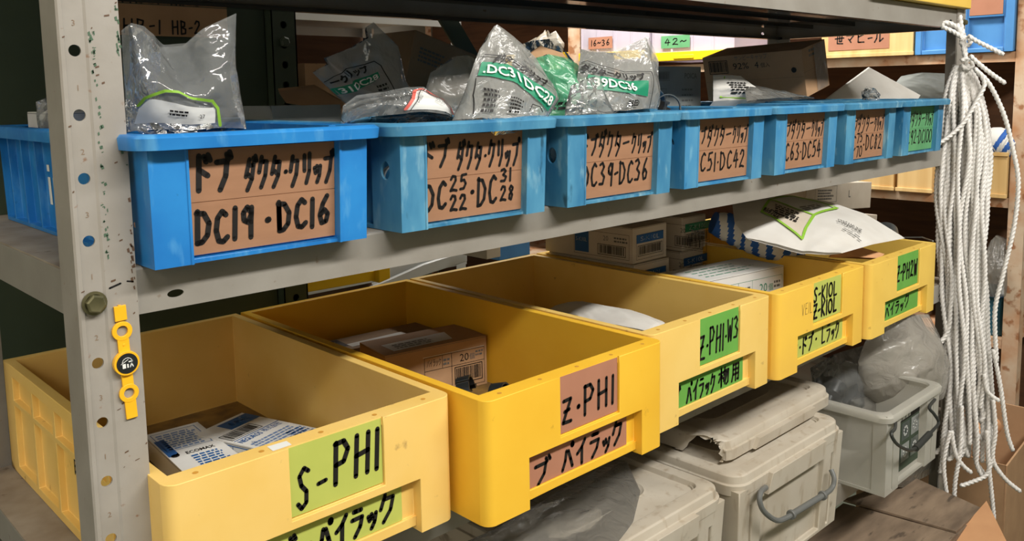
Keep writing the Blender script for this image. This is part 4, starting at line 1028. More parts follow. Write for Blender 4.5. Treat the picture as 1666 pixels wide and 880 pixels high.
def p_gr(m, mp): lines(m, .1, .35, .10, .25, 2, mp, 1, 3)
bag('green_film_bag', 'pale green plastic bag bunched between the two printed bags over the third blue bin', 'plastic bag',
    [(0.5741, 0.06, 0.1319),(0.5884, 0.06, 0.1694),(0.5756, 0.06, 0.2038)], [(0.6826, 0.05, 0.132),(0.6803, 0.05, 0.1603),(0.6461, 0.05, 0.198)], [(0.5741, 0.06, 0.1319),(0.6235, 0.05, 0.1289),(0.6826, 0.05, 0.132)], [(0.5756, 0.06, 0.2038),(0.6005, 0.06, 0.2105),(0.6188, 0.05, 0.2056),(0.6461, 0.05, 0.198)], .024, .008, 37, film_green, p_gr, extra=(ink,), drop=0.065)
m = MB(); A_ = [(0.6018, 0.1, 0.2089),(0.63, 0.1, 0.2234),(0.6616, 0.09, 0.2145),(0.663, 0.08, 0.2042),(0.6208, 0.08, 0.1971)]
m.prism(A_, (0, .003, 0)); tag(m.build('folded_brown_paper', carton), 'folded brown paper corner sticking up above the green bag', 'paper')
bag('clear_parts_bag', 'small clear bag tip leaning between the green bag and the white printed bag', 'plastic bag',
    [(0.5676, 0.0, 0.1326),(0.5723, 0.0, 0.1498),(0.5793, 0.0, 0.1686)], [(0.652, -0.01, 0.1317),(0.6339, -0.01, 0.1525),(0.6338, 0.0, 0.1822)], [(0.5676, 0.0, 0.1326),(0.652, -0.01, 0.1317)], [(0.5793, 0.0, 0.1686),(0.6102, 0.0, 0.1775),(0.6338, 0.0, 0.1822)], .012, .006, 41, film_m, drop=0.065)
def p_36(m, mp):
    Q = [(0.05, 0.383),(0.683, 0.167),(0.667, 0.383),(0.067, 0.617)]
    patch(m, quad(Q, mp), 1, 16); text(m, '39DC36', .06, .20, .62, quad(Q, mp, .0045), 2, width=.66, bold=.02)
    K = [(0.0, 0.667),(0.633, 0.4),(0.633, 0.5),(0.0, 0.767)]
    text(m, 'ダクタークリップ', .0, .05, .86, quad(K, mp, .0045), 3, width=.99, bold=.06)
    M2 = lambda a, b: mp(a, b, .0036)
    ribbon(m, dense([(0.0, 0.783),(0.05, 0.817),(0.717, 0.5),(0.733, 0.283),(0.733, 0.017)]), .010, M2, 3)
    ribbon(m, circ(*(0.533, 0.1), .035, 10), .010, M2, 3); lines(m, .42, .58, .06, .16, 3, M2, 3, 6)
bag('printed_clip_bag', 'clear bag with a short green band standing upright in the third blue bin', 'plastic bag',
    [(0.6137, 0.03, 0.1294),(0.6236, 0.03, 0.1687),(0.6313, 0.03, 0.2161)], [(0.7774, 0.02, 0.1312),(0.7844, 0.02, 0.1674),(0.7843, 0.02, 0.2018)], [(0.6137, 0.03, 0.1294),(0.6761, 0.01, 0.1292),(0.7774, 0.02, 0.1312)], [(0.6313, 0.03, 0.2161),(0.6505, 0.03, 0.2133),(0.7127, 0.04, 0.2141),(0.7403, 0.03, 0.2268),(0.7576, 0.02, 0.2352),(0.7843, 0.02, 0.2018)],
    .022, .005, 43, film_print, p_36, n=60, extra=(green_ink, white_ink, ink), belly=.25, drop=0.065)
bag('clear_parts_bag', 'clear crumpled film behind the printed bags above the third blue bin', 'plastic bag',
    [(0.666, 0.2, 0.1621),(0.6733, 0.2, 0.2069),(0.6864, 0.2, 0.2323)], [(0.7923, 0.2, 0.1606),(0.8001, 0.2, 0.2085),(0.7657, 0.2, 0.2437)], [(0.666, 0.2, 0.1621),(0.7923, 0.2, 0.1606)], [(0.6864, 0.2, 0.2323),(0.7187, 0.2, 0.2386),(0.7657, 0.2, 0.2437)], .02, .008, 47, film_thin, drop=0.065)

def d_poi(m, f):
    fr = f['front']; barcode(m, .010, .050, .108, .124, fr, 1, 4); text(m, 'POICA', .098, .112, .010, fr, 1, width=.042, bold=.02); frame(m, .010, .040, .076, .094, .0008, fr, 1); text(m, '10m', .014, .080, .009, fr, 1, width=.022); lines(m, .046, .060, .078, .086, 1, fr, 1, 3); lines(m, .090, .130, .060, .100, 4, fr, 1, 7, .3)
small_carton('grey_carton', 'grey carton with a small barcode standing behind the fourth blue bin', 'carton', (1.030, .215, .070), math.radians(2), .155, .075, .134, carton_g, [], d_poi, flap=False)
def d_92(m, f):
    l = f['left']; barcode(m, .014, .062, .062, .092, l, 2, 8); text(m, 'サンピーキャップ', .080, .090, .009, l, 1, width=.080)
    text(m, '92%', .074, .070, .014, l, 2, width=.040); text(m, '4', .128, .070, .014, l, 2); text(m, '個入', .142, .071, .008, l, 2); rect(m, .002, .238, .044, .0448, l, 3)
    m.add([l(.218 + .006 * math.cos(k * PI / 6), .060 + .006 * math.sin(k * PI / 6)) for k in range(12)], [tuple(range(12))], 2)
    r_ = f['front']; rect(m, .0, .11, .052, .0528, r_, 3); lines(m, .03, .06, .08, .1, 2, r_, 1, 3)
o = small_carton('brown_carton', 'brown sealed carton with faded print tipped up behind the fifth blue bin', 'carton', (1.5025, 0.17, 0.1413), 0, .110, .240, .102, carton, [ink, carton_d], d_92, flap=False)
o.rotation_euler = (math.radians(-2), math.radians(-13), math.radians(2))
rail = MB(); n = 14; V = []
for i in range(n + 1):
    for j in range(9):
        V.append((.050 + .052 * j / 8, -.0015 - .0018 * abs(noise.noise(Vector((i * .8, j * .7, 2)))), .002 + .098 * i / n))
rail.add(V, [(i * 9 + j, i * 9 + j + 1, (i + 1) * 9 + j + 1, (i + 1) * 9 + j) for i in range(n) for j in range(8)])
tp = rail.build('packing_tape', film_m, o, recalc=False); tp['label'] = 'wrinkled clear packing tape'
def p_wl(m, mp):
    ribbon(m, [(.30, .92), (.08, .10), (.80, .06)], .03, mp, 1); lines(m, .25, .75, .2, .7, 5, mp, 2, 4)
bag('paper_parts_bag', 'white parts bag with a lime edge lying in shade under the brown carton', 'paper bag',
    [(1.1496, 0.17, 0.1391),(1.1492, 0.17, 0.1615),(1.164, 0.18, 0.1875)], [(1.3161, 0.16, 0.1347),(1.2995, 0.16, 0.154),(1.2584, 0.18, 0.1853)], [(1.1496, 0.17, 0.1391),(1.3161, 0.16, 0.1347)], [(1.164, 0.18, 0.1875),(1.2584, 0.18, 0.1853)], .012, .003, 53, paper, p_wl, extra=(lime_ink, ink), drop=0.065)
bag('clear_parts_bag', 'flat grey film sheet lying over the fifth blue bin', 'plastic bag',
    [(1.1829, 0.12, 0.1372),(1.209, 0.14, 0.1549),(1.3023, 0.2, 0.1725)], [(1.3987, 0.1, 0.1401),(1.3747, 0.12, 0.1442),(1.3722, 0.2, 0.1598)], [(1.1829, 0.12, 0.1372),(1.3987, 0.1, 0.1401)], [(1.3023, 0.2, 0.1725),(1.3722, 0.2, 0.1598)], .006, .004, 59, film_grey)
m = MB(); A_ = [(1.7516, 0.25, 0.132),(1.7814, 0.24, 0.0755),(2.079, 0.2, 0.0652),(2.1855, 0.2, 0.1355),(2.0474, 0.28, 0.2106)]
m.prism(A_, (0, .004, .002)); tag(m.build('paper_sheet', paper, bevel=.001), 'pale sheet of paper propped up as a triangle behind the sixth blue bin', 'paper')
bag('crumpled_film', 'dark wad of film lying on the rim of the sixth blue bin', 'plastic wrap',
    [(1.3891, 0.0, 0.1374),(1.3857, 0.0, 0.1489),(1.3932, 0.0, 0.1546)], [(1.4181, -0.02, 0.1391),(1.4175, -0.02, 0.1483),(1.4007, -0.02, 0.1577)], [(1.3891, 0.0, 0.1374),(1.4181, -0.02, 0.1391)], [(1.3932, 0.0, 0.1546),(1.3915, -0.01, 0.1602),(1.4007, -0.02, 0.1577)], .012, .012, 61, film_m, n=26)
pipe_clamp((1.4041, -0.005, 0.1394), .4, 'small dark clamp inside the wad of film on the sixth blue bin', .011, .3, dark_m, group=None)
bag('grey_paper_bag', 'dull grey paper bag lying behind the green-labelled blue bin', 'paper bag',
    [(2.236, 0.3, 0.127),(2.2415, 0.3, 0.1613),(2.2977, 0.3, 0.1888)], [(2.6097, 0.25, 0.1241),(2.5653, 0.25, 0.1582),(2.5265, 0.25, 0.195)], [(2.236, 0.3, 0.127),(2.6097, 0.25, 0.1241)], [(2.2977, 0.3, 0.1888),(2.3693, 0.27, 0.1986),(2.5265, 0.25, 0.195)], .02, .005, 67, carton_g, drop=0.065)

# ------------------------------------------------------------------ bags in the yellow crates
bag('paper_parts_bag', 'plain white bag lying flat in the middle yellow crate', 'paper bag',
    [(0.8154, 0.2715, -0.205),(0.8329, 0.2709, -0.205)], [(0.8161, 0.0555, -0.205),(0.8751, 0.0738, -0.205)], [(0.8154, 0.2715, -0.205),(0.7973, 0.1372, -0.205),(0.8161, 0.0555, -0.205)], [(0.8187, 0.2573, -0.2),(0.8655, 0.2437, -0.2),(0.8733, 0.1492, -0.2),(0.8604, 0.0629, -0.2)], .014, .004, 71, paper, nrm=(0, -.3, .95), belly=.5)
for k in range(5):                                        # clamps under the white bag
    pipe_clamp((.75 + .035 * k, .10 + .03 * (k % 2), FLZ + .001 + .020 * (k % 3)), k * 1.1, 'dark clamp heaped under the white bag in the middle crate', .018, .1, dark_m, group='clamps under the white bag')
def p_lime(m, mp):
    E_ = [(0.2, 0.45),(0.25, 0.817),(0.383, 0.967),(0.633, 0.883),(0.55, 0.533),(0.55, 0.133),(0.2, 0.45)]
    M2 = lambda a, b: mp(a, b, .0030); M3 = lambda a, b: mp(a, b, .0040)
    patch(m, quad((E_[0], E_[5], E_[4], E_[1]), mp, .0014), 2, 12)
    ribbon(m, dense(E_), .022, M2, 1); ribbon(m, dense([(0.25, 0.8),(0.433, 0.6),(0.55, 0.533)]), .022, M2, 1)
    Q = [(0.2, 0.483),(0.333, 0.317),(0.35, 0.433),(0.217, 0.567)]
    text(m, 'ホルダプロス', .02, .1, .72, quad(Q, mp, .004), 3, width=.95, bold=.05)
    Q = [(0.3, 0.417),(0.483, 0.333),(0.467, 0.533),(0.283, 0.683)]
    lines(m, .02, .98, .05, .95, 5, quad(Q, mp, .0036), 3, 4)
    Q = [(0.483, 0.583),(0.617, 0.85),(0.533, 0.883),(0.417, 0.7)]
    lines(m, .05, .9, .1, .9, 3, quad(Q, mp, .0036), 4, 5)
    Q = [(0.717, 0.467),(0.917, 0.383),(0.867, 0.55),(0.683, 0.583)]
    text(m, 'STREAMLINE', .02, .3, .55, quad(Q, mp, .004), 3, width=.95)
    Q = [(0.767, 0.383),(1.0, 0.283),(0.95, 0.4),(0.767, 0.45)]
    lines(m, .05, .9, .1, .8, 2, quad(Q, mp, .0036), 4, 6, .35)
bag('paper_parts_bag', 'long white bag with a lime-framed label lying over the two right-hand yellow crates', 'paper bag',
    [(1.1233, 0.08, -0.1022),(1.1469, 0.12, -0.0803),(1.2471, 0.19, -0.0504)], [(1.2088, -0.055, -0.1242),(1.3308, -0.055, -0.1257),(1.4988, -0.045, -0.1374)], [(1.1233, 0.08, -0.1022),(1.1723, 0.0, -0.1258),(1.2088, -0.055, -0.1242)], [(1.2471, 0.19, -0.0504),(1.352, 0.15, -0.0526),(1.4208, 0.08, -0.0687),(1.4564, 0.02, -0.0921),(1.4988, -0.045, -0.1374)],   .012, .003, 73, paper, p_lime, n=54, extra=(lime_ink, carton_w, ink, grey_ink), belly=.5)
m = MB(); A_ = [(1.3094, 0.0, -0.1338),(1.3703, 0.0, -0.1375),(1.4448, -0.03, -0.1623),(1.4113, -0.035, -0.1652),(1.2603, -0.01, -0.1417)]
m.prism(A_, (0, .006, -.004)); tag(m.build('carton_flap', carton_o, bevel=.001), 'brown card edge showing under the long white bag', 'cardboard')
# striped cloth as a stuffed roll
def stripes(name, label, P, r, bandw=.014):
    t = []
    P = [Vector(p) for p in P]; m = MB(); n = 60
    pts = [lerp_poly(P, i / n) for i in range(n + 1)]
    rs = [r * (.55 + .45 * math.sin(PI * min(1, max(0, (i + 4) / (n + 8)))) + .08 * noise.noise(Vector((i * .3, 1, 2)))) for i in range(n + 1)]
    m.tube(pts, rs, 20, 0)
    d = 0; N = len(pts)
    for fi in range(len(m.f)):
        if len(m.f[fi]) == 4:
            ring, k = divmod(fi, 20)
            m.m[fi] = int((ring * (P[-1] - P[0]).length / n + .012 * math.sin(k * 2 * PI / 20)) / bandw) % 2
    return tag(m.build(name, [stripe_b, stripe_w], smooth=70), label, 'cloth')
stripes('striped_cloth', 'blue and white striped cloth stuffed between the label cartons and the long white bag', [(1.1991, 0.2, -0.0943),(1.2442, 0.16, -0.115),(1.2771, 0.11, -0.1377),(1.3128, 0.08, -0.1631)], .034)
# grey pipe hanger and steel wire in the last crate
t = thing('pipe_hanger', 'grey round pipe hanger lying at the back of the right-hand yellow crate', 'pipe hanger', (1.7507, 0.1, -0.1823), 0, rot=(.5, .25, -.9))
m = MB(); n = 26; R_ = .030
V = []
for k in range(n + 1):
    a = PI * 1.25 * k / n - .3
    for r_, y_ in ((R_, -.016), (R_, .016), (R_ - .0025, .016), (R_ - .0025, -.016)): V.append((r_ * math.cos(a), y_, r_ * math.sin(a)))
m.add(V, [(i * 4 + j, i * 4 + (j + 1) % 4, (i + 1) * 4 + (j + 1) % 4, (i + 1) * 4 + j) for i in range(n) for j in range(4)] + [(0, 1, 2, 3), (n * 4 + 3, n * 4 + 2, n * 4 + 1, n * 4)])
m.build('band', metal, t)
m = MB(); m.tube([(R_ - .004, 0, .0), (R_ + .014, 0, -.004)], .004, 10); m.lathe([(0, 0), (.007, 0), (.007, .005), (0, .006)], (R_ + .008, 0, -.003), (1, 0, -.2), 6); m.build('bolt', metal, t)
m = MB(); m.tube([(1.6105, 0.06, -0.1825),(1.8685, 0.12, -0.2012),(1.9672, 0.1, -0.2118),(1.713, -0.02, -0.1736)], .0016, 8)
tag(m.build('steel_wire', metal), 'thin bent steel wire lying on the rim of the right-hand yellow crate', 'wire')
# cartons behind the right-hand crate
def d_tan(m, f, w_, h_):
    frame(m, w_ * .12, w_ * .44, h_ * .3, h_ * .9, .001, f, 1); lines(m, w_ * .16, w_ * .4, h_ * .4, h_ * .8, 4, f, 1, 5); text(m, 'L', w_ * .62, h_ * .45, .02, f, 1)
leancarton('stacked_carton', 'tan carton on top of the pair behind the right-hand yellow crate', [(1.8309, 0.34, -0.1554),(2.2135, 0.34, -0.1847),(1.834, 0.34, -0.0813)], .16, carton_w, d_tan)
leancarton('stacked_carton', 'tan carton underneath the pair behind the right-hand yellow crate', [(1.8445, 0.345, -0.2489),(2.2653, 0.345, -0.296),(1.8407, 0.345, -0.1633)], .16, carton_w, None)

# ------------------------------------------------------------------ amber strap tag on the front post
def disc(mb, cx, cz, r, y0, y1, n=28, mi=0, hole=0):
    o = [(cx + r * math.cos(2 * PI * k / n), cz + r * math.sin(2 * PI * k / n)) for k in range(n)]
    if not hole:
        mb.prism([(x, y0, z) for x, z in o], (0, y1 - y0, 0), mi)
    else:
        i = [(cx + hole * math.cos(2 * PI * k / n), cz + hole * math.sin(2 * PI * k / n)) for k in range(n)]
        V = [(x, y0, z) for x, z in o] + [(x, y0, z) for x, z in i] + [(x, y1, z) for x, z in o] + [(x, y1, z) for x, z in i]
        F = []
        for k in range(n):
            q = (k + 1) % n
            F += [(k, q, n + q, n + k), (2 * n + k, 3 * n + k, 3 * n + q, 2 * n + q), (k, 2 * n + k, 2 * n + q, q), (n + k, n + q, 3 * n + q, 3 * n + k)]
        mb.add(V, F, mi)
t = thing('marker_strap', 'amber plastic strap with two eyelets and a black dial on the front post', 'marker tag', (.0322, -.0022, -.0535), rot=(0, math.radians(-2.2), 0))
m = MB()
def bar(x0, x1, z0, z1, th=.0022, dx=0): m.hexa([(x0 + dx, -th, z0), (x1 + dx, -th, z0), (x1 + dx, 0, z0), (x0 + dx, 0, z0)], [(x0, -th, z1), (x1, -th, z1), (x1, 0, z1), (x0, 0, z1)])
bar(-.0045, .0050, .0355, .0480); bar(-.0045, .0045, .0045, .0200); bar(-.0045, .0045, -.0200, -.0045); bar(-.0042, .0048, -.0480, -.0320); bar(-.0010, .0012, .048, .0488)
disc(m, 0, .0268, .0080, -.0024, 0, hole=.0044); disc(m, 0, -.0262, .0078, -.0024, 0, hole=.0042)
disc(m, 0, 0, .0102, -.0050, 0, n=36); disc(m, 0, .0152, .0011, -.0026, -.002, n=10)
m.build('band', tag_m, t, bevel=.0006)
m = MB(); disc(m, 0, 0, .0084, -.0054, -.0049, n=36, mi=0)
mp = plane((0, -.0054, 0), (1, 0, 0), (0, 0, 1), .0002)
ribbon(m, [(.0040 * math.cos(a * PI / 8), .0008 + .0040 * math.sin(a * PI / 8)) for a in range(0, 9)], .0006, mp, 1)
rect(m, -.0040, -.0014, -.0036, .0002, mp, 1); rect(m, -.0034, -.0020, -.0026, -.0012, mp, 0) if False else None
rect(m, -.0004, .0008, -.0036, -.0004, mp, 1); ribbon(m, [(.0020, -.0034), (.0032, -.0004), (.0044, -.0034)], .0008, mp, 1); ribbon(m, [(-.0050, .0002), (.0010, .0034)], .0005, mp, 1); rect(m, .0010, .0044, .0008, .0018, mp, 1)
d_ = m.build('dial', [black_p, white_ink], t); d_['label'] = 'round black dial with a small white mark'

# ------------------------------------------------------------------ milky storage boxes on the bottom shelf
def rrect(x0, x1, y0, y1, z, c, k=5):
    P = [Vector((x0, y0, z)), Vector((x1, y0, z)), Vector((x1, y1, z)), Vector((x0, y1, z))]; out = []
    for i in range(4):
        p = P[i]; a = (P[i - 1] - p).normalized(); b = (P[(i + 1) % 4] - p).normalized()
        for q in range(k + 1):
            th = q / k * PI / 2; out.append(p + a * c * (1 - math.sin(th)) + b * c * (1 - math.cos(th)))
    return out
def loft(mb, rings, mi=0, cap0=False, cap1=False):
    n = len(rings[0]); o = [q for R in rings for q in R]
    F = [(k * n + i, k * n + (i + 1) % n, (k + 1) * n + (i + 1) % n, (k + 1) * n + i) for k in range(len(rings) - 1) for i in range(n)]
    if cap0: F.append(tuple(range(n))[::-1])
    if cap1: F.append(tuple(range((len(rings) - 1) * n, len(rings) * n)))
    mb.add(o, F, mi)
def lid_mesh(W, D, tab=.046):
    m = MB()
    def R(e, z, c): return rrect(-e, W + e, -e, D + e, z, c)
    loft(m, [R(-.004, -.031, .026), R(.000, -.031, .03), R(.0005, -.0145, .03), R(-.003, -.0135, .028), R(-.0045, -.002, .027), R(-.007, 0, .026), R(-.028, 0, .016), R(-.032, -.007, .014), R(-.075, -.007, .03), R(-.078, -.005, .03), R(-.080, -.007, .03)], cap1=True)
    loft(m, [R(-.004, -.031, .026), R(-.006, -.004, .026), R(-.03, -.0045, .02), R(-.034, -.0105, .016)], cap1=True)
    if tab:
        m.hexa([(W * .22, -.006, -tab), (W * .76, -.006, -tab), (W * .76, .002, -tab), (W * .22, .002, -tab)], [(W * .25, -.0085, -.014), (W * .76, -.0085, -.014), (W * .76, .002, -.014), (W * .25, .002, -.014)])
    for sx in (.35, .55): m.box(W * sx, W * sx + .004, D * .3, D * .7, -.007, -.0055)
    return m
def box_body(W, D, H, mt, parent, bay=True):
    m = MB(); tp = lambda x, y, z: (x + (x - W / 2) * .05 * (z / H), y + (y - D / 2) * .04 * (z / H), z)
    us = [0, .030, .036, .062, .068, W - .068, W - .062, W - .036, W - .030, W]; vs = [0, .006, H - .03, H]
    m.cells(us, vs, lambda i, j: {0: 0, 8: 0, 2: 0, 6: 0}.get(i, .006 if i in (1, 7) else .009) if j == 1 else 0, lambda u, v, d: tp(u, d, v))
    ys = [0, .03] + [.03 + (D - .06) * k / 6 for k in range(1, 6)] + [D - .03, D]
    for X, sg in ((0, 1), (W, -1)):
        m.cells(ys, vs, lambda i, j: 0 if (i % 2 == 0 or j != 1) else .004, lambda u, v, d, X=X, sg=sg: tp(X + sg * d, u, v))
    m.add([tp(0, D, 0), tp(W, D, 0), tp(W, D, H), tp(0, D, H)], [(0, 1, 2, 3)])
    t_ = .0105
    c = [(t_, t_), (W - t_, t_), (W - t_, D - t_), (t_, D - t_)]
    for i in range(4):
        a, b = c[i], c[(i + 1) % 4]; m.add([tp(*a, .004), tp(*b, .004), tp(*b, H), tp(*a, H)], [(0, 1, 2, 3)])
    o_ = [(0, 0), (W, 0), (W, D), (0, D)]
    for i in range(4): m.add([tp(*o_[i], H), tp(*o_[(i + 1) % 4], H), tp(*c[(i + 1) % 4], H), tp(*c[i], H)], [(0, 1, 2, 3)])
    m.box(.003, W - .003, .003, D - .003, 0, .004)
    return m.build('body', mt, parent, bevel=.0018)
BD = .40
def handle(parent, pts, r, mt, grip=None, mi=0):
    m = MB(); P = [Vector(p) for p in pts]; sm = []
    for i in range(len(P) - 1):                          # Catmull-Rom through the measured bends
        p0, p1, p2, p3 = P[max(i - 1, 0)], P[i], P[i + 1], P[min(i + 2, len(P) - 1)]
        for k in range(6):
            s = k / 6; sm.append(.5 * ((2 * p1) + (-p0 + p2) * s + (2 * p0 - 5 * p1 + 4 * p2 - p3) * s * s + (-p0 + 3 * p1 - 3 * p2 + p3) * s ** 3))
    sm.append(P[-1]); m.tube(sm, r, 10)
    o = m.build('handle', mt, parent)
    if grip:
        g = MB(); a, b = Vector(grip[0]), Vector(grip[1]); d = (b - a).normalized()
        g.tube([a, a + (b - a) * .1, a + (b - a) * .5, b - (b - a) * .1, b], [r * 1.3, r * 1.9, r * 1.6, r * 1.9, r * 1.3] if len(grip) < 3 else [r * grip[2]] * 5, 12)
        if len(grip) < 3: pass
        q = g.build('grip', mt, o)
    return o
tB = thing('storage_box', 'milky lidded storage box with a grey handle, a second lid lying on it', 'storage box', (.884, -.056, ZB + .0006), 0, 'milky storage boxes on the bottom shelf')
box_body(.322, BD - .02, .166, milk, tB)
l = lid_mesh(.346, BD); o = l.build('lid', milk, tB, bevel=.0006, smooth=45); o.location = (-.012, -.008, .188)
hp = [Vector(p) - Vector((.884, -.056, ZB + .0006)) for p in [(0.9441, -0.068, -0.4537),(0.9157, -0.076, -0.4481),(0.9057, -0.08, -0.4579),(0.9153, -0.082, -0.4773),(0.9508, -0.082, -0.5044),(0.9813, -0.082, -0.5127),(1.0447, -0.082, -0.5162),(1.1124, -0.082, -0.5189),(1.1429, -0.08, -0.5181),(1.153, -0.078, -0.5057),(1.1574, -0.07, -0.4942)]]
handle(tB, hp, .0042, handle_m, (hp[5] + (hp[7] - hp[5]) * .16, hp[5] + (hp[7] - hp[5]) * .96, 1.22))
for k in (.14, .94):                                     # collars at both ends of the grip
    c_ = hp[5] + (hp[7] - hp[5]) * k; d = (hp[7] - hp[5]).normalized(); m = MB(); m.tube([c_ - d * .003, c_ + d * .003], .0078, 14); m.build('collar', handle_m, tB, bevel=.001)
tA = thing('storage_box', 'milky lidded storage box nearest the front post, grey film bag on its lid', 'storage box', (.516, -.050, ZB + .0006), 0, 'milky storage boxes on the bottom shelf')
box_body(.322, BD - .02, .166, milk, tA)
l = lid_mesh(.346, BD); o = l.build('lid', milk, tA, bevel=.0006, smooth=45); o.location = (-.012, -.008, .188)
# spare lid with a broken corner lying on the middle box
l = lid_mesh(.372, BD - .03, .0305)
o = l.build('spare_lid', milk, None, bevel=.0006, smooth=45); o.location = (.906, -.018, ZB + .0006 + .188 + .0318); o.rotation_euler = (0, 0, math.radians(.5))
rnd = random.Random(2); bm = bmesh.new(); bm.from_mesh(o.data)     # the left edge is broken off
bmesh.ops.bisect_plane(bm, geom=bm.verts[:] + bm.edges[:] + bm.faces[:], plane_co=(.012, 0, 0), plane_no=(1, .10, 0), clear_inner=True)
ce = [e for e in bm.edges if e.is_boundary and max(v.co.x for v in e.verts) < .02]
bmesh.ops.subdivide_edges(bm, edges=ce, cuts=3)
for v in bm.verts:
    if v.is_boundary and v.co.x < .03: v.co.x += rnd.uniform(-.008, .006); v.co.y += rnd.uniform(-.003, .003)
bm.to_mesh(o.data); bm.free(); o.modifiers.clear()
tag(o, 'loose milky box lid lying on top of the middle storage box', 'lid')
m = MB(); q = [(-.0015, .03), (.004, .012), (.016, .004), (.022, .012), (.034, .002), (.05, .006), (.056, .03), (.03, .05), (.008, .05)]
m.prism([(x, y, .0004) for x, y in q], (0, 0, .0012))
cr = m.build('broken_corner', old_card, o) if False else None
bag('grey_film_bag', 'big grey film bag draped over the lid of the box nearest the front post', 'plastic bag',
    [(0.4094, 0.0887, -0.412),(0.5006, 0.075, -0.412),(0.6034, 0.0857, -0.412)], [(0.5566, -0.0721, -0.412),(0.6523, -0.0391, -0.412),(0.7296, 0.009, -0.412),(0.7938, 0.0856, -0.412)], [(0.4094, 0.0887, -0.412),(0.4801, -0.0038, -0.412),(0.5566, -0.0721, -0.412)], [(0.5977, 0.0801, -0.408),(0.7027, 0.0815, -0.408),(0.7737, 0.0935, -0.408),(0.7868, 0.0799, -0.408)], .018, .006, 83, film_grey, nrm=(0, -.15, .98), n=50, belly=.6)
# open box with handle
CX, CY = 1.350, -.084
tC = thing('storage_box', 'open cloudy storage box with a bent dark handle, bags bulging out of it', 'storage box', (CX, CY, ZB + .0006), 0, 'milky storage boxes on the bottom shelf')
def c_body():
    W, D, H = .246, .36, .160; m = MB()
    us = [0, .028, .032, .060, W - .058, W - .030, W - .026, W]; vs = [0, .006, H - .018, H]
    tp = lambda x, y, z: (x + (x - W / 2) * .04 * (z / H), y - .002 * z / H, z)
    m.cells(us, vs, lambda i, j: (0 if i in (0, 2, 4, 6) else (.010 if i != 3 else .014)) if j == 1 else (0 if j == 2 else (.004 if i == 3 else 0)), lambda u, v, d: tp(u, d, v))
    ys = [0, .022, .026, D - .026, D - .022, D]
    for X, sg in ((0, 1), (W, -1)):
        m.cells(ys, vs, lambda i, j: 0 if i != 2 or j != 1 else .003, lambda u, v, d, X=X, sg=sg: tp(X + sg * d, u, v))
    m.add([tp(0, D, 0), tp(W, D, 0), tp(W, D, H), tp(0, D, H)], [(0, 1, 2, 3)])
    m.box(.002, W - .002, .012, D - .002, 0, .003)
    def R(e, z): return rrect(-e - .004, W + e + .004, -e - .002, D + e, z, .022)
    loft(m, [R(.0, H - .014), R(.007, H - .014), R(.008, H - .004), R(.005, H), R(-.010, H), R(-.012, H - .004)])
    m.build('body', milk_clear, tC, smooth=45)
    k = MB(); q = plane((.062, .0125, .016), (1, 0, 0), (0, 0, 1), .0004); k.box(.062, W - .060, .0125, .0135, .016, .136)
    lab = (cabinet_green, ink, metal, carton_g, white_ink)
    rect(k, .0, W - .122, .10, .12, q, 1); text(k, 'STOCK BOX', .008, .104, .010, plane((.062, .0125, .016), (1, 0, 0), (0, 0, 1), .0009), 4, width=.08) if False else lines(k, .008, .09, .104, .116, 1, plane((.062, .0125, .016), (1, 0, 0), (0, 0, 1), .0009), 4, 5)
    for i, (a, b, mi) in enumerate(((.038, .06, 2), (.084, .06, 3), (.038, .016, 3), (.084, .016, 2), (.004, .020, 1))):
        rect(k, a, a + (.038 if i < 4 else .028), b, b + .036, q, mi)
        if i < 4: ribbon(k, circ(a + .018, b + .018, .009, 8), .004, plane((.062, .0125, .016), (1, 0, 0), (0, 0, 1), .0009), 4)
    k.build('product_card', list(lab), tC)
c_body()
hp = [Vector(p) - Vector((CX, CY, ZB + .0006)) for p in [(1.3782, -0.088, -0.4653),(1.3467, -0.1, -0.4672),(1.3113, -0.108, -0.4651),(1.3276, -0.112, -0.4874),(1.3772, -0.114, -0.514),(1.4179, -0.114, -0.5205),(1.4946, -0.112, -0.5133),(1.5397, -0.108, -0.5098),(1.5261, -0.104, -0.4892),(1.5154, -0.098, -0.4739),(1.5708, -0.088, -0.4748)]]
handle(tC, hp, .0032, handle_d, (hp[5] + (hp[6] - hp[5]) * -.1, hp[5] + (hp[6] - hp[5]) * .85, 2.0))
# what is in the open box
m = MB(); n = 24; V = []
t = thing('pipe_elbow', 'black rubber pipe elbow lying in the open storage box', 'pipe fitting', (1.6202, 0.02, -0.518))
pth = [Vector((.045 * math.cos(a), .03 * a, .045 * math.sin(a) - .03)) for a in [k * PI / 14 for k in range(-2, 15)]]
m.tube(pth, .020, 16); m.build('tube', black_p, t)
m = MB(); m.lathe([(.019, -.004), (.024, -.004), (.024, .008), (.019, .008)], pth[0], (pth[0] - pth[1]), 18); m.build('collar', black_p, t)
m = MB(); m.lathe([(.019, -.004), (.024, -.004), (.024, .008), (.019, .008)], pth[-1], (pth[-1] - pth[-2]), 18); m.build('collar', black_p, t)
bag('grey_film_bag', 'grey film bag with dark parts filling the open storage box', 'plastic bag',
    [(1.5211, 0.06, -0.6768),(1.491, 0.06, -0.558),(1.513, 0.06, -0.4967)], [(1.9138, 0.03, -0.7678),(1.9008, 0.03, -0.639),(1.7468, 0.03, -0.5516)], [(1.5211, 0.06, -0.6768),(1.7198, 0.04, -0.7521),(1.9138, 0.03, -0.7678)], [(1.513, 0.06, -0.4967),(1.6268, 0.05, -0.5106),(1.7468, 0.03, -0.5516)], .03, .008, 87, film_grey, belly=.4)
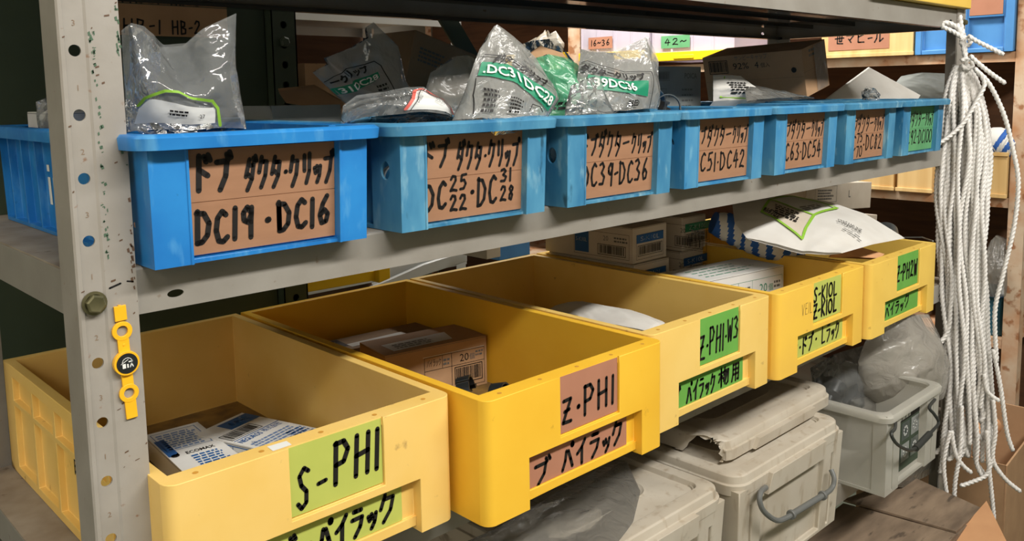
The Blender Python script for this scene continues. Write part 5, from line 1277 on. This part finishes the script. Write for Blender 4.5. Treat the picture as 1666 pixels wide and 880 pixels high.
bag('milky_film_bag', 'large crumpled milky plastic bag bulging out of the open storage box', 'plastic bag',
    [(1.6118, 0.04, -0.5348),(1.5566, 0.06, -0.4947),(1.5402, 0.06, -0.4226),(1.5614, 0.06, -0.3869)], [(1.6869, -0.02, -0.5397),(1.7583, -0.03, -0.5395),(1.7955, -0.03, -0.4773),(1.8354, 0.0, -0.4231)], [(1.6118, 0.04, -0.5348),(1.6226, 0.0, -0.5136),(1.6869, -0.02, -0.5397)], [(1.5614, 0.06, -0.3869),(1.6003, 0.05, -0.3593),(1.6949, 0.03, -0.3428),(1.7914, 0.02, -0.3598),(1.8354, 0.0, -0.4231)], .045, .014, 91, film_dull, n=60, belly=.5)
bag('dark_parts_bag', 'dark-filled clear bag squeezed between the spare lid and the milky bag', 'plastic bag',
    [(1.4562, 0.1, -0.5051),(1.4191, 0.1, -0.4554),(1.4458, 0.12, -0.427)], [(1.6591, 0.06, -0.5501),(1.7213, 0.08, -0.4988),(1.677, 0.1, -0.4205)], [(1.4562, 0.1, -0.5051),(1.5292, 0.06, -0.5256),(1.6591, 0.06, -0.5501)], [(1.4458, 0.12, -0.427),(1.5622, 0.12, -0.4201),(1.677, 0.1, -0.4205)], .035, .010, 95, film_m, belly=.5)
for k, (u, lb) in enumerate(zip([(1.523, 0.11, -0.4983),(1.6204, 0.12, -0.5047),(1.6697, 0.11, -0.5483),(1.7363, 0.13, -0.4991)], ('left end', 'second from the left', 'lowest', 'topmost'))):
    o = thing('rubber_boot', 'black rubber pipe boot inside the dark-filled bag, %s of four' % lb, 'pipe fitting', u, .7 * k, 'black rubber boots in the bag', rot=(.6 * k, .9, .5 * k))
    m = MB(); m.lathe([(.010, -.03), (.016, -.03), (.016, -.012), (.026, -.004), (.026, .026), (.0225, .026), (.0225, 0), (.010, -.012)], (0, 0, 0), n=20); m.build('sleeve', black_p, o, smooth=40)

# ------------------------------------------------------------------ hank of white rope on the right post
RC = Vector((1.87, -.05, 0)); RE = Vector((.72, -.694, 0)); RDp = Vector((.694, .72, 0))
def rw(a, z, d=0): q = RC + RE * a + RDp * d; return Vector((q.x, q.y, z))
hank = thing('rope_hank', 'thick hank of white twisted rope knotted to the right end of the top shelf', 'rope', (1.855, -.04, .26))
HO = Vector((1.855, -.04, .26))
def crom(P, k=8):
    out = []
    for i in range(len(P) - 1):
        p0, p1, p2, p3 = P[max(i - 1, 0)], P[i], P[i + 1], P[min(i + 2, len(P) - 1)]
        for j in range(k):
            s = j / k; out.append(.5 * ((2 * p1) + (-p0 + p2) * s + (2 * p0 - 5 * p1 + 4 * p2 - p3) * s * s + (-p0 + 3 * p1 - 3 * p2 + p3) * s ** 3))
    return out + [P[-1]]
def resample(P, step):
    L_ = [0]
    for i in range(len(P) - 1): L_.append(L_[-1] + (P[i + 1] - P[i]).length)
    n = max(2, int(L_[-1] / step)); out = []; j = 0
    for k in range(n + 1):
        t = L_[-1] * k / n
        while j < len(P) - 2 and L_[j + 1] < t: j += 1
        out.append(P[j].lerp(P[j + 1], (t - L_[j]) / max(L_[j + 1] - L_[j], 1e-9)))
    return out
def strand(name, P, r=.0050):
    P = resample(crom([p - HO for p in P]), .0042)
    m = MB(); m.tube(P, [r] * (len(P) - 1) + [r * .8], 12, lobes=3, pitch=.010)
    return m.build(name, rope_m, hank, merge=False, smooth=180)
LEFT = [(-0.0548, 0.2027),(-0.0674, 0.1758),(-0.0793, 0.1325),(-0.0842, 0.0847),(-0.084, 0.009),(-0.0823, -0.1024),(-0.0717, -0.2296),(-0.059, -0.3732),(-0.0543, -0.4898),(-0.0552, -0.6078),(-0.0544, -0.7728)]
RIGHT = [(-0.0343, 0.2023),(-0.0099, 0.1749),(0.0082, 0.1379),(0.0217, 0.083),(0.0293, 0.0072),(0.0275, -0.1042),(0.0291, -0.2313),(0.0399, -0.3749),(0.0581, -0.4917),(0.0679, -0.6099),(0.0814, -0.7751)]
rnd = random.Random(12)
def env(P, z):
    for i in range(len(P) - 1):
        if P[i][1] >= z >= P[i + 1][1]:
            k = (P[i][1] - z) / (P[i][1] - P[i + 1][1]); return P[i][0] + (P[i + 1][0] - P[i][0]) * k
    return P[0][0] if z > P[0][1] else P[-1][0]
NS = 62
for i in range(NS):
    s = (i + .5) / NS * .94 + .03; s = .5 + (s - .5) * (1 - .08 * rnd.random())
    dd = rnd.uniform(-1, 1) * .034 * math.sqrt(max(.05, 1 - (2 * s - 1) ** 2))
    zend = rnd.uniform(-.66, -.30) if i % 4 == 1 else rnd.uniform(-.76, -.56)
    P = []; z = .205; ph = rnd.uniform(0, 6); drift = rnd.uniform(-.12, .12)
    while z > zend:
        k = (.205 - z) / .9; l_, r_ = env(LEFT, z), env(RIGHT, z)
        sp = s + drift * math.sin(k * 5 + ph) * min(1, k * 4) * .6; sp = min(max(sp, 0), 1)
        a = l_ + (r_ - l_) * sp + .004 * math.sin(z * 21 + ph)
        P.append(rw(a, z, dd * min(1, k * 7 + .15) + .006 * math.sin(z * 13 + ph * 2)))
        z -= .045 if z < .15 else .03
    if rnd.random() < .35:
        e = P[-1]; P.append(e + Vector((RE.x, RE.y, 0)) * rnd.uniform(-.03, .03) + Vector((0, 0, -.035)))
    strand('strand', P)
for pts, nm in (([(-0.0326, 0.1928),(-0.0069, 0.1694),(0.0167, 0.1309),(0.0382, 0.0828),(0.0563, 0.0205),(0.0722, -0.0518),(0.0685, -0.147),(0.0487, -0.2601),(0.0344, -0.3459),(0.0439, -0.4622)], 'strand'),
                ([(-0.0355, 0.197),(-0.0122, 0.1654),(-0.0282, 0.1249),(-0.0538, 0.0801),(-0.0869, 0.0477),(-0.1179, 0.0289),(-0.1437, 0.0197)], 'loose_end'),
                ([(-0.0462, 0.2241),(-0.0277, 0.2076),(0.0005, 0.1855),(0.033, 0.1633)], 'loose_end'),
                ([(-0.0521, 0.2672),(-0.0353, 0.2562),(-0.0075, 0.2424),(0.026, 0.2257)], 'loose_end'),
                ([(0.0394, -0.5502),(0.0485, -0.6244),(0.0458, -0.6916),(0.0739, -0.7372),(0.113, -0.7711)], 'loose_end'),
                ([(0.043, -0.6916),(0.0331, -0.729),(-0.0007, -0.7465),(-0.0263, -0.7551)], 'loose_end'),
                ([(0.0285, -0.6241),(0.0382, -0.714),(0.0467, -0.7745),(0.0554, -0.8385)], 'loose_end'),
                ([(-0.0547, -0.6227),(-0.0664, -0.6897),(-0.0611, -0.75),(-0.0505, -0.8002)], 'loose_end'),
                ([(-0.0313, -0.5638),(-0.0299, -0.6679),(-0.0383, -0.7428),(-0.0387, -0.8064)], 'loose_end'),
                ([(-0.0518, -0.6227),(-0.0411, -0.6752),(-0.0226, -0.7055),(-0.0017, -0.7239)], 'loose_end'),
                ([(0.0341, -0.4328),(0.0552, -0.521),(0.0743, -0.6249),(0.091, -0.6729)], 'loose_end'),
                ([(0.0168, -0.491),(0.0242, -0.5278),(0.0392, -0.5443),(0.0538, -0.5534)], 'loose_end')):
    strand(nm, [rw(a, z, -.040) for a, z in pts], .0048)
for pts in ([(-0.0635, 0.3129),(-0.0584, 0.2874),(-0.0501, 0.2538),(-0.0457, 0.2133)], [(-0.0695, 0.2943),(-0.0575, 0.2673),(-0.0507, 0.2336),(-0.0409, 0.197)], [(-0.0504, 0.2592),(-0.0728, 0.2756),(-0.0936, 0.2853),(-0.1047, 0.2922),(-0.09, 0.2973),(-0.0692, 0.2876),(-0.0508, 0.2699)], [(-0.0584, 0.2566),(-0.0492, 0.2645),(-0.0381, 0.259),(-0.0404, 0.2483),(-0.054, 0.2485),(-0.0584, 0.2566)], [(-0.0553, 0.2135),(-0.0446, 0.2187),(-0.0319, 0.2104),(-0.0328, 0.1996),(-0.0464, 0.1971),(-0.0549, 0.2054)]):
    strand('knot', [rw(a, z, -.022) for a, z in pts], .0048)

# ------------------------------------------------------------------ cartons on the floor at the right end
t = thing('open_carton', 'open tan carton standing on the floor right of the rope, paper roll inside', 'carton', (2.022, -.100, FL + .001), math.radians(4))
W_, D_, H_ = .46, .36, .300
m = MB(); q = .004
m.box(0, W_, 0, q, 0, H_); m.box(0, W_, D_ - q, D_, 0, H_); m.box(0, q, q, D_ - q, 0, H_); m.box(W_ - q, W_, q, D_ - q, 0, H_); m.box(0, W_, 0, D_, 0, q)
m.build('body', carton, t, bevel=.001)
m = MB(); a, b = Vector((2.065, .055, -.788)), Vector((2.33, .030, -.780))
m.tube([a, b], .026, 24); m.tube([b, b + (b - a) * .001], .020, 24)
tag(m.build('paper_roll', carton_o), 'brown paper roll lying inside the open tan carton on the floor', 'paper roll')
m = MB()
t = thing('closed_carton', 'dusty closed carton with a split top seam on the floor below the open storage box', 'carton', (0, 0, 0))
TP = [(1.5671, 0.0964, -0.75),(1.7905, 0.0434, -0.75),(1.7355, -0.1345, -0.75),(1.5938, -0.1323, -0.75)]; TQ = [(1.5545, 0.0903, -0.752),(1.5874, -0.1346, -0.752),(1.3953, -0.1402, -0.752),(1.3289, 0.0888, -0.752)]
def slab(P, th): 
    m = MB(); m.prism(P, (0, 0, -th)); return m
slab(TP, .006).build('flap', old_card, t, bevel=.001); slab(TQ, .006).build('flap', old_card, t, bevel=.001)
B = [Vector(TQ[3]), Vector(TQ[2]), Vector(TP[2]), Vector(TP[1])]; cen = sum(B, Vector()) / 4; B = [cen + (p - cen) * .985 for p in B]
m = MB(); m.prism([(p.x, p.y, -.7575) for p in B], (0, 0, FL + .7585)); m.build('body', old_card, t)
m = MB(); P = [(1.7549, -0.1378, -0.77),(1.5591, -0.2637, -0.77),(1.4883, -0.1286, -0.77),(1.5772, -0.1258, -0.77)]
P = [Vector(p) for p in P]; P[0].z += .03
m.prism(P, (0, 0, -.005)); m.prism([P[0], P[1], P[1] + Vector((0, 0, -.25)), P[0] + Vector((.0, 0, -.28))], (.004, .002, 0))
tag(m.build('carton_flap', carton_o, bevel=.001), 'clean tan carton flap sticking up in front of the dusty carton', 'cardboard')

m = MB(); m.tube(crom([Vector(p) for p in [(2.1533, -0.0164, -1.052),(2.2959, -0.005, -1.052),(2.3846, -0.0064, -1.052),(2.4672, -0.0077, -1.052),(2.5537, -0.009, -1.052)]]), .006, 8)
tag(m.build('floor_rope', rope_m), 'white cord lying on the floor at the bottom right corner', 'rope')

# ------------------------------------------------------------------ dark green cabinet behind the unit
t = thing('green_steel_cabinet', 'dark green steel cabinet side and punched post behind the bins at the left', 'cabinet', (0, .60, FL))
m = MB(); m.box(-1.2, .50, .02, .05, 0, 2.3); m.build('side_panel', cabinet_green, t)
m = MB(); hs = [(.525, dz + .247 - .0325 * k - .0008 * k, .0062, .0062) for k in range(-3, 20)]
m.holed(.502, .548, 0, 2.3, hs, lambda a, b, d: (a, d, b), depth=.004)
m.box(.502, .5045, .0, .046, 0, 2.3); m.box(.5455, .548, .0, .046, 0, 2.3); m.box(.502, .548, .043, .046, 0, 2.3)
m.build('post', cabinet_green, t, bevel=.0006)
m = MB(); m.lathe([(0, 0), (.009, 0), (.009, .006), (.006, .009), (0, .009)], (.523, -.001, dz + .252), (0, -1, 0), 6); m.build('bolt', cabinet_green, t)
m = MB(); m.box(-.30, -.255, -.09, .02, 0, 1.0)
m.build('hinge_post', wood_dk, t, bevel=.001)
for z in (.62, .72, .82):
    m = MB(); m.box(-.2549, -.244, -.085, -.06, z, z + .03); m.build('hinge', wood_dk, t, bevel=.001)
m = MB(); m.box(.19, .432, -.006, .0, .0, .046); mp = plane((.19, -.006, 0), (1, 0, 0), (0, 0, 1), .0004)
write(m, 'HB-1', .076, .137, .004, .024, .0026, mp, 1, 3); write(m, 'HB-2', .150, .198, .004, .024, .0026, mp, 1, 4)
o = m.build('card_sign', [carton, ink]); o.location = (0, .618, .256); tag(o, 'brown card strip with handwriting fixed high on the dark green cabinet', 'sign')

# ------------------------------------------------------------------ pale slotted rack standing behind
t = thing('slotted_rack', 'off-white slotted steel rack standing behind the shelving unit', 'rack', (0, 1.10, FL))
def slotted(x, y, z1=2.0):
    m = MB(); hs = [(.016, .06 + .05 * k, .0035, .011) for k in range(int((z1 - .1) / .05))]
    m.holed(0, .034, 0, z1, hs, lambda a, b, d: (x + a, y + d, b), depth=.003)
    hs2 = [(.020, .06 + .05 * k, .0035, .011) for k in range(int((z1 - .1) / .05))]
    m.holed(0, .04, 0, z1, hs2, lambda a, b, d: (x + .034 - d, y + a, b), depth=.003)
    return m
slotted(1.300, 0).build('post', white_steel, t); slotted(.66, 0).build('post', white_steel, t); slotted(1.300, .42).build('post', white_steel, t); slotted(.70, .42).build('post', white_steel, t)
for z, h in ((.338, .027), (-.318, .040)):
    m = MB(); m.box(.66, 1.34, .002, .005, z + dz, z + dz + h); m.box(.66, 1.34, .002, .46, z + dz + h - .002, z + dz + h); m.box(.66, 1.34, .455, .46, z + dz, z + dz + h); m.build('shelf', white_steel, t, bevel=.0008)
m = MB(); m.box(.66, 1.34, .003, .44, .08 + dz, .10 + dz); m.build('shelf', wood_dk, t)
m = MB(); m.box(.64, 1.36, .47, .49, .0, 2.2); m.build('back_board', wood_dk, t)
m = MB(); V = []                                         # bent light-grey sheet edge on its low shelf
P = [(0.9843, 1.07, -0.3232),(1.064, 1.07, -0.308),(1.1643, 1.07, -0.2878),(1.3147, 1.07, -0.2727)]
m.prism([P[0], P[1], P[2], P[3], tuple(Vector(P[3]) + Vector((0, 0, -.03))), tuple(Vector(P[2]) + Vector((0, 0, -.03))), tuple(Vector(P[1]) + Vector((0, 0, -.025)))], (0, .012, 0))
tag(m.build('metal_strip', white_steel, bevel=.002), 'curved pale metal strip seen under the middle shelf behind the crates', 'metal strip')
m = MB(); a = [(0.6626, 0.8, -0.1991),(0.8283, 0.8, -0.2139),(0.8274, 0.8, -0.2352),(0.6609, 0.8, -0.2329)]
a = [Vector(q) for q in a]
m.prism([a[3], a[2], a[1], a[0]], (0, .22, 0)); e = a[1].x
m.hexa([(e - .004, .785, a[2].z - .004), (e + .026, .785, a[2].z + .002), (e + .026, 1.02, a[2].z + .002), (e - .004, 1.02, a[2].z - .004)], [(e - .004, .785, a[1].z + .004), (e + .026, .785, a[1].z + .008), (e + .026, 1.02, a[1].z + .008), (e - .004, 1.02, a[1].z + .004)])
tag(m.build('yellow_tray', tray_yellow, bevel=.002), 'bright yellow tray edge seen in the gap under the middle shelf', 'tray')
small_carton('light_box', 'small pale wooden box seen in the gap above the third yellow crate', 'box', (1.2801, 0.95, -0.2762), 0, .05, .1, .05, carton_w, [], lambda m, f: None, flap=False)
small_carton('blue_tray', 'bright blue tray seen in the gap above the third yellow crate', 'tray', (1.3698, 1.0, -0.2994), 0, .12, .1, .06, back_blue, [], lambda m, f: None, flap=False)
for k in range(3):
    small_carton('dark_carton', ('dark brown carton behind the milky bags, leftmost of three', 'dark brown carton behind the milky bags, in the middle of three', 'dark brown carton behind the milky bags, rightmost of three')[k], 'carton', (.70 + .21 * k, 1.20, .1015), 0, .19, .2, (.085, .14, .10)[k], carton_d, [], lambda m, f: None, 'dark cartons on the slotted rack', flap=False)

# ------------------------------------------------------------------ rusty rack across the far end
FX = 2.60
t = thing('rusty_rack', 'rusty cream steel rack standing across the far right end', 'rack', (FX, 0, FL))
def fpost(y, mt, w_=.045):
    m = MB(); m.box(0, .004, y, y + w_, 0, 2.2); m.box(0, .04, y, y + .004, 0, 2.2); m.build('post', mt, t, bevel=.001)
fpost(.050, rusty); fpost(1.800, white_steel if False else rusty, .07); fpost(3.4, rusty)
for z, mt in ((.226, rusty), (-.206, rusty), (-.638, rusty), (.70, rusty), (-1.0, rusty)):
    m = MB(); m.box(.002, .006, .06, 3.4, z + dz, z + dz + .030); m.box(.002, .45, .06, 3.4, z + dz + .026, z + dz + .030); m.build('shelf', mt, t, bevel=.0008)
m = MB(); m.box(.46, .48, .05, 3.4, 0, 2.2); m.build('back_board', wood_dk, t)
for y in (.05, 3.4):
    m = MB(); m.box(.41, .45, y, y + .004, 0, 2.2); m.build('post', rusty, t)
ZA, ZC, ZD = .2572, -.1758, -.6078
def wooden_box(label, y0, y1, z, h, d=.28, text_=None, lip=True, group=None, x=FX - .012):
    o = thing('wooden_box', label, 'wooden box', (x, y1, z), -PI / 2, group)
    W = y1 - y0; m = MB(); q = .009
    m.box(0, W, 0, q, 0, h); m.box(0, W, d - q, d, 0, h); m.box(0, q, q, d - q, 0, h); m.box(W - q, W, q, d - q, 0, h); m.box(0, W, 0, d, 0, q)
    m.build('body', wood, o, bevel=.0015)
    if lip:
        for k, zz in enumerate((0, h - .010)):
            m = MB(); m.box(-.004, W + .004, -.005, 0, zz, zz + .012); m.build('batten', wood, o, bevel=.001)
    if text_:
        m = MB(); m.box(.025, W - .075, -.0012, .0, .025, .085); mp = plane((.025, -.0012, .025), (1, 0, 0), (0, 0, 1), .0004)
        write(m, text_, .02, W - .115, .020, .052, .0042, mp, 1, 3)
        m.build('label_card', [card_pink, ink], o)
    return o
wooden_box('light wooden box with a handwritten card on the upper shelf of the rusty rack', .385, .690, ZA, .12, text_='世マヒ-ル')
wooden_box('light wooden box seen between the rope and the rusty post on the middle shelf', .100, .195, ZC, .135)
wooden_box('narrow light wooden box just left of the rope on the middle rusty shelf', .312, .42, ZC, .11)
wooden_box('light wooden box farthest left on the middle shelf of the rusty rack', .432, .56, ZC, .105)
def back_bin(label, y0, y1, z, h, mt):
    o = thing('blue_storage_bin', label, 'storage bin', (FX - .012, y1, z), -PI / 2, 'blue bins on the rusty rack'); W = y1 - y0; d = .3
    m = MB(); us = [0, W * .15, W * .18, W * .82, W * .85, W]; vs = [0, .012, h * .62, h]
    m.cells(us, vs, lambda i, j: .014 if (i == 2 and j in (1,)) else (.004 if i in (1, 3) else 0), lambda u, v, dd: (u, dd, v))
    m.box(0, .006, .002, d, 0, h); m.box(W - .006, W, .002, d, 0, h); m.box(0, W, d - .006, d, 0, h); m.box(0, W, .016, d, 0, .006)
    m.build('body', mt, o, bevel=.002)
    m = MB(); m.box(-.006, W + .006, -.008, .010, h, h + .012); m.box(-.006, W + .006, d - .01, d + .008, h, h + .012); m.box(-.006, .010, .010, d - .01, h, h + .012); m.box(W - .010, W + .006, .010, d - .01, h, h + .012); m.build('rim', mt, o, bevel=.002)
    m = MB(); m.box(W * .2, W * .8, -.0014, -.0002, h * .66, h * .95); m.build('label_card', card_pink, o)
back_bin('back blue bin on the rusty rack between the wooden box and the rope knot', .262, .378, ZA, .165, back_blue)
back_bin('back blue bin on the rusty rack right of the rope knot', .100, .252, ZA, .165, back_blue)
def parts_box(label, y0, y1, z, h, cm, s):
    o = thing('clear_parts_box', label, 'parts box', (FX - .01, y1, z), -PI / 2, 'clear boxes with yellow edges'); W = y1 - y0; d = .26
    m = MB(); us = [0] + [W * (k + e) / 4 for k in range(4) for e in (.04, .96)] + [W]
    m.cells(us, [0, .03, h - .02, h], lambda i, j: .006 if i % 2 == 1 and j == 1 else 0, lambda u, v, dd: (u, dd, v))
    m.box(0, .003, .002, d, 0, h); m.box(W - .003, W, .002, d, 0, h); m.box(0, W, d - .003, d, 0, h); m.box(0, W, .008, d, 0, .003)
    m.build('drawer_front', clear_box, o, bevel=.001)
    m = MB(); m.box(-.004, W + .004, -.012, .004, .0, .034); m.box(W * .3, W * .55, -.015, -.011, .006, .022); m.build('edge', tray_yellow, o, bevel=.002)
    m = MB(); m.box(W * .12, W * .48, -.002, -.0006, .050, .098); mp = plane((W * .12, -.002, .050), (1, 0, 0), (0, 0, 1), .0004)
    write(m, s, .012, W * .36 - .012, .012, .036, .004, mp, 1, 5)
    m.build('label_card', [cm, ink], o)
parts_box('clear parts box with an orange label behind the white printed bag', 1.42, 1.785, ZA + .03, .20, card_pink, '16~36')
parts_box('clear parts box with a green label left of the brown carton', 1.03, 1.405, ZA + .015, .20, card_dull, '42~')
parts_box('clear parts box partly hidden above the brown carton', .72, 1.02, ZA, .20, card_green, '50~') if False else None
m = MB(); m.box(FX - .02, FX + .2, 1.89, 2.25, ZA, ZA + .075); tag(m.build('yellow_tray', tray_yellow, bevel=.003), 'bright yellow tray left of the cream post at the far end', 'tray')
bag('white_film_bag', 'white plastic bag knotted on the yellow tray left of the cream post', 'plastic bag', [(2.57, 2.1589, 0.3231),(2.57, 2.1335, 0.3694),(2.57, 2.0455, 0.4005)], [(2.57, 1.8765, 0.3224),(2.57, 1.8648, 0.3695),(2.57, 1.9119, 0.4251)], [(2.57, 2.1589, 0.3231),(2.57, 2.0082, 0.3225),(2.57, 1.8765, 0.3224)], [(2.57, 2.0455, 0.4005),(2.57, 1.999, 0.4034),(2.57, 1.9755, 0.4343),(2.57, 1.9534, 0.4008),(2.57, 1.9119, 0.4251)], .04, .02, 103, film_dull, nrm=(-1, 0, 0))
stripes('striped_cloth', 'small blue and white striped cloth lying in the wooden box by the rusty post', [(FX + .02, .19, -.035), (FX + .02, .14, -.01), (FX + .02, .09, -.03)], .045, .012)
t = thing('teal_pail', 'teal plastic pail with a blue rim on the low shelf of the rusty rack', 'pail', (FX + .085, .150, ZD))
m = MB(); m.lathe([(0, 0), (.060, 0), (.064, .004), (.078, .13), (.075, .13), (.060, .008), (0, .008)], (0, 0, 0), n=28); m.build('body', teal_p, t)
m = MB(); m.lathe([(.074, .124), (.081, .124), (.083, .128), (.081, .134), (.074, .134)], (0, 0, 0), n=28); m.build('rim', back_blue, t)
bag('black_film_bag', 'dark grey plastic bag bulging above the teal pail', 'plastic bag', [(2.62, 0.1578, -0.4835),(2.62, 0.1654, -0.3882),(2.62, 0.1474, -0.319)], [(2.62, 0.0828, -0.4714),(2.62, 0.0869, -0.3776),(2.62, 0.0969, -0.3038)], [(2.62, 0.1578, -0.4835),(2.62, 0.0828, -0.4714)], [(2.62, 0.1474, -0.319),(2.62, 0.1279, -0.2921),(2.62, 0.0969, -0.3038)], .05, .012, 107, film_grey, nrm=(-1, 0, 0))
for k, (y, h) in enumerate(((.22, .14), (.36, .10), (.52, .15), (.68, .12), (.95, .16))):
    small_carton('shaded_carton', 'brown carton in the dark low bay of the rusty rack, %s from the rusty post' % ('nearest', 'second', 'third', 'fourth', 'fifth')[k], 'carton', (FX + .10, y + .10, ZD), -PI / 2, .10, .2, h, carton_d, [], lambda m, f: None, 'cartons in the low bay', flap=False)
for k, (y, h) in enumerate(((.75, .10), (.98, .13), (1.3, .09))):
    small_carton('shaded_carton', 'brown carton on the middle shelf of the rusty rack, %s' % ('nearest the wooden boxes', 'in the middle of three', 'farthest from the wooden boxes')[k], 'carton', (FX + .06, y + .18, ZC), -PI / 2, .18, .2, h, carton_d, [], lambda m, f: None, 'cartons on the middle shelf', flap=False)

# yellow tray on the top shelf above the rope
m = MB(); n = 14; P = [(1.41, -0.012, 0.3197),(1.8673, -0.012, 0.3361)]
x0, x1 = P[0][0], 1.895
m.box(x0, x1, -.012, .30, ZT + .001, ZT + .012); m.box(x0, x1, -.016, -.006, ZT + .001, ZT + .040); m.box(x0, x1, .29, .30, ZT + .001, ZT + .04); m.box(x0, x0 + .01, -.006, .29, ZT + .001, ZT + .04); m.box(x1 - .01, x1, -.006, .29, ZT + .001, ZT + .04)
tag(m.build('yellow_tray', yel[4], bevel=.002), 'yellow tray on the right end of the top shelf above the rope', 'tray')
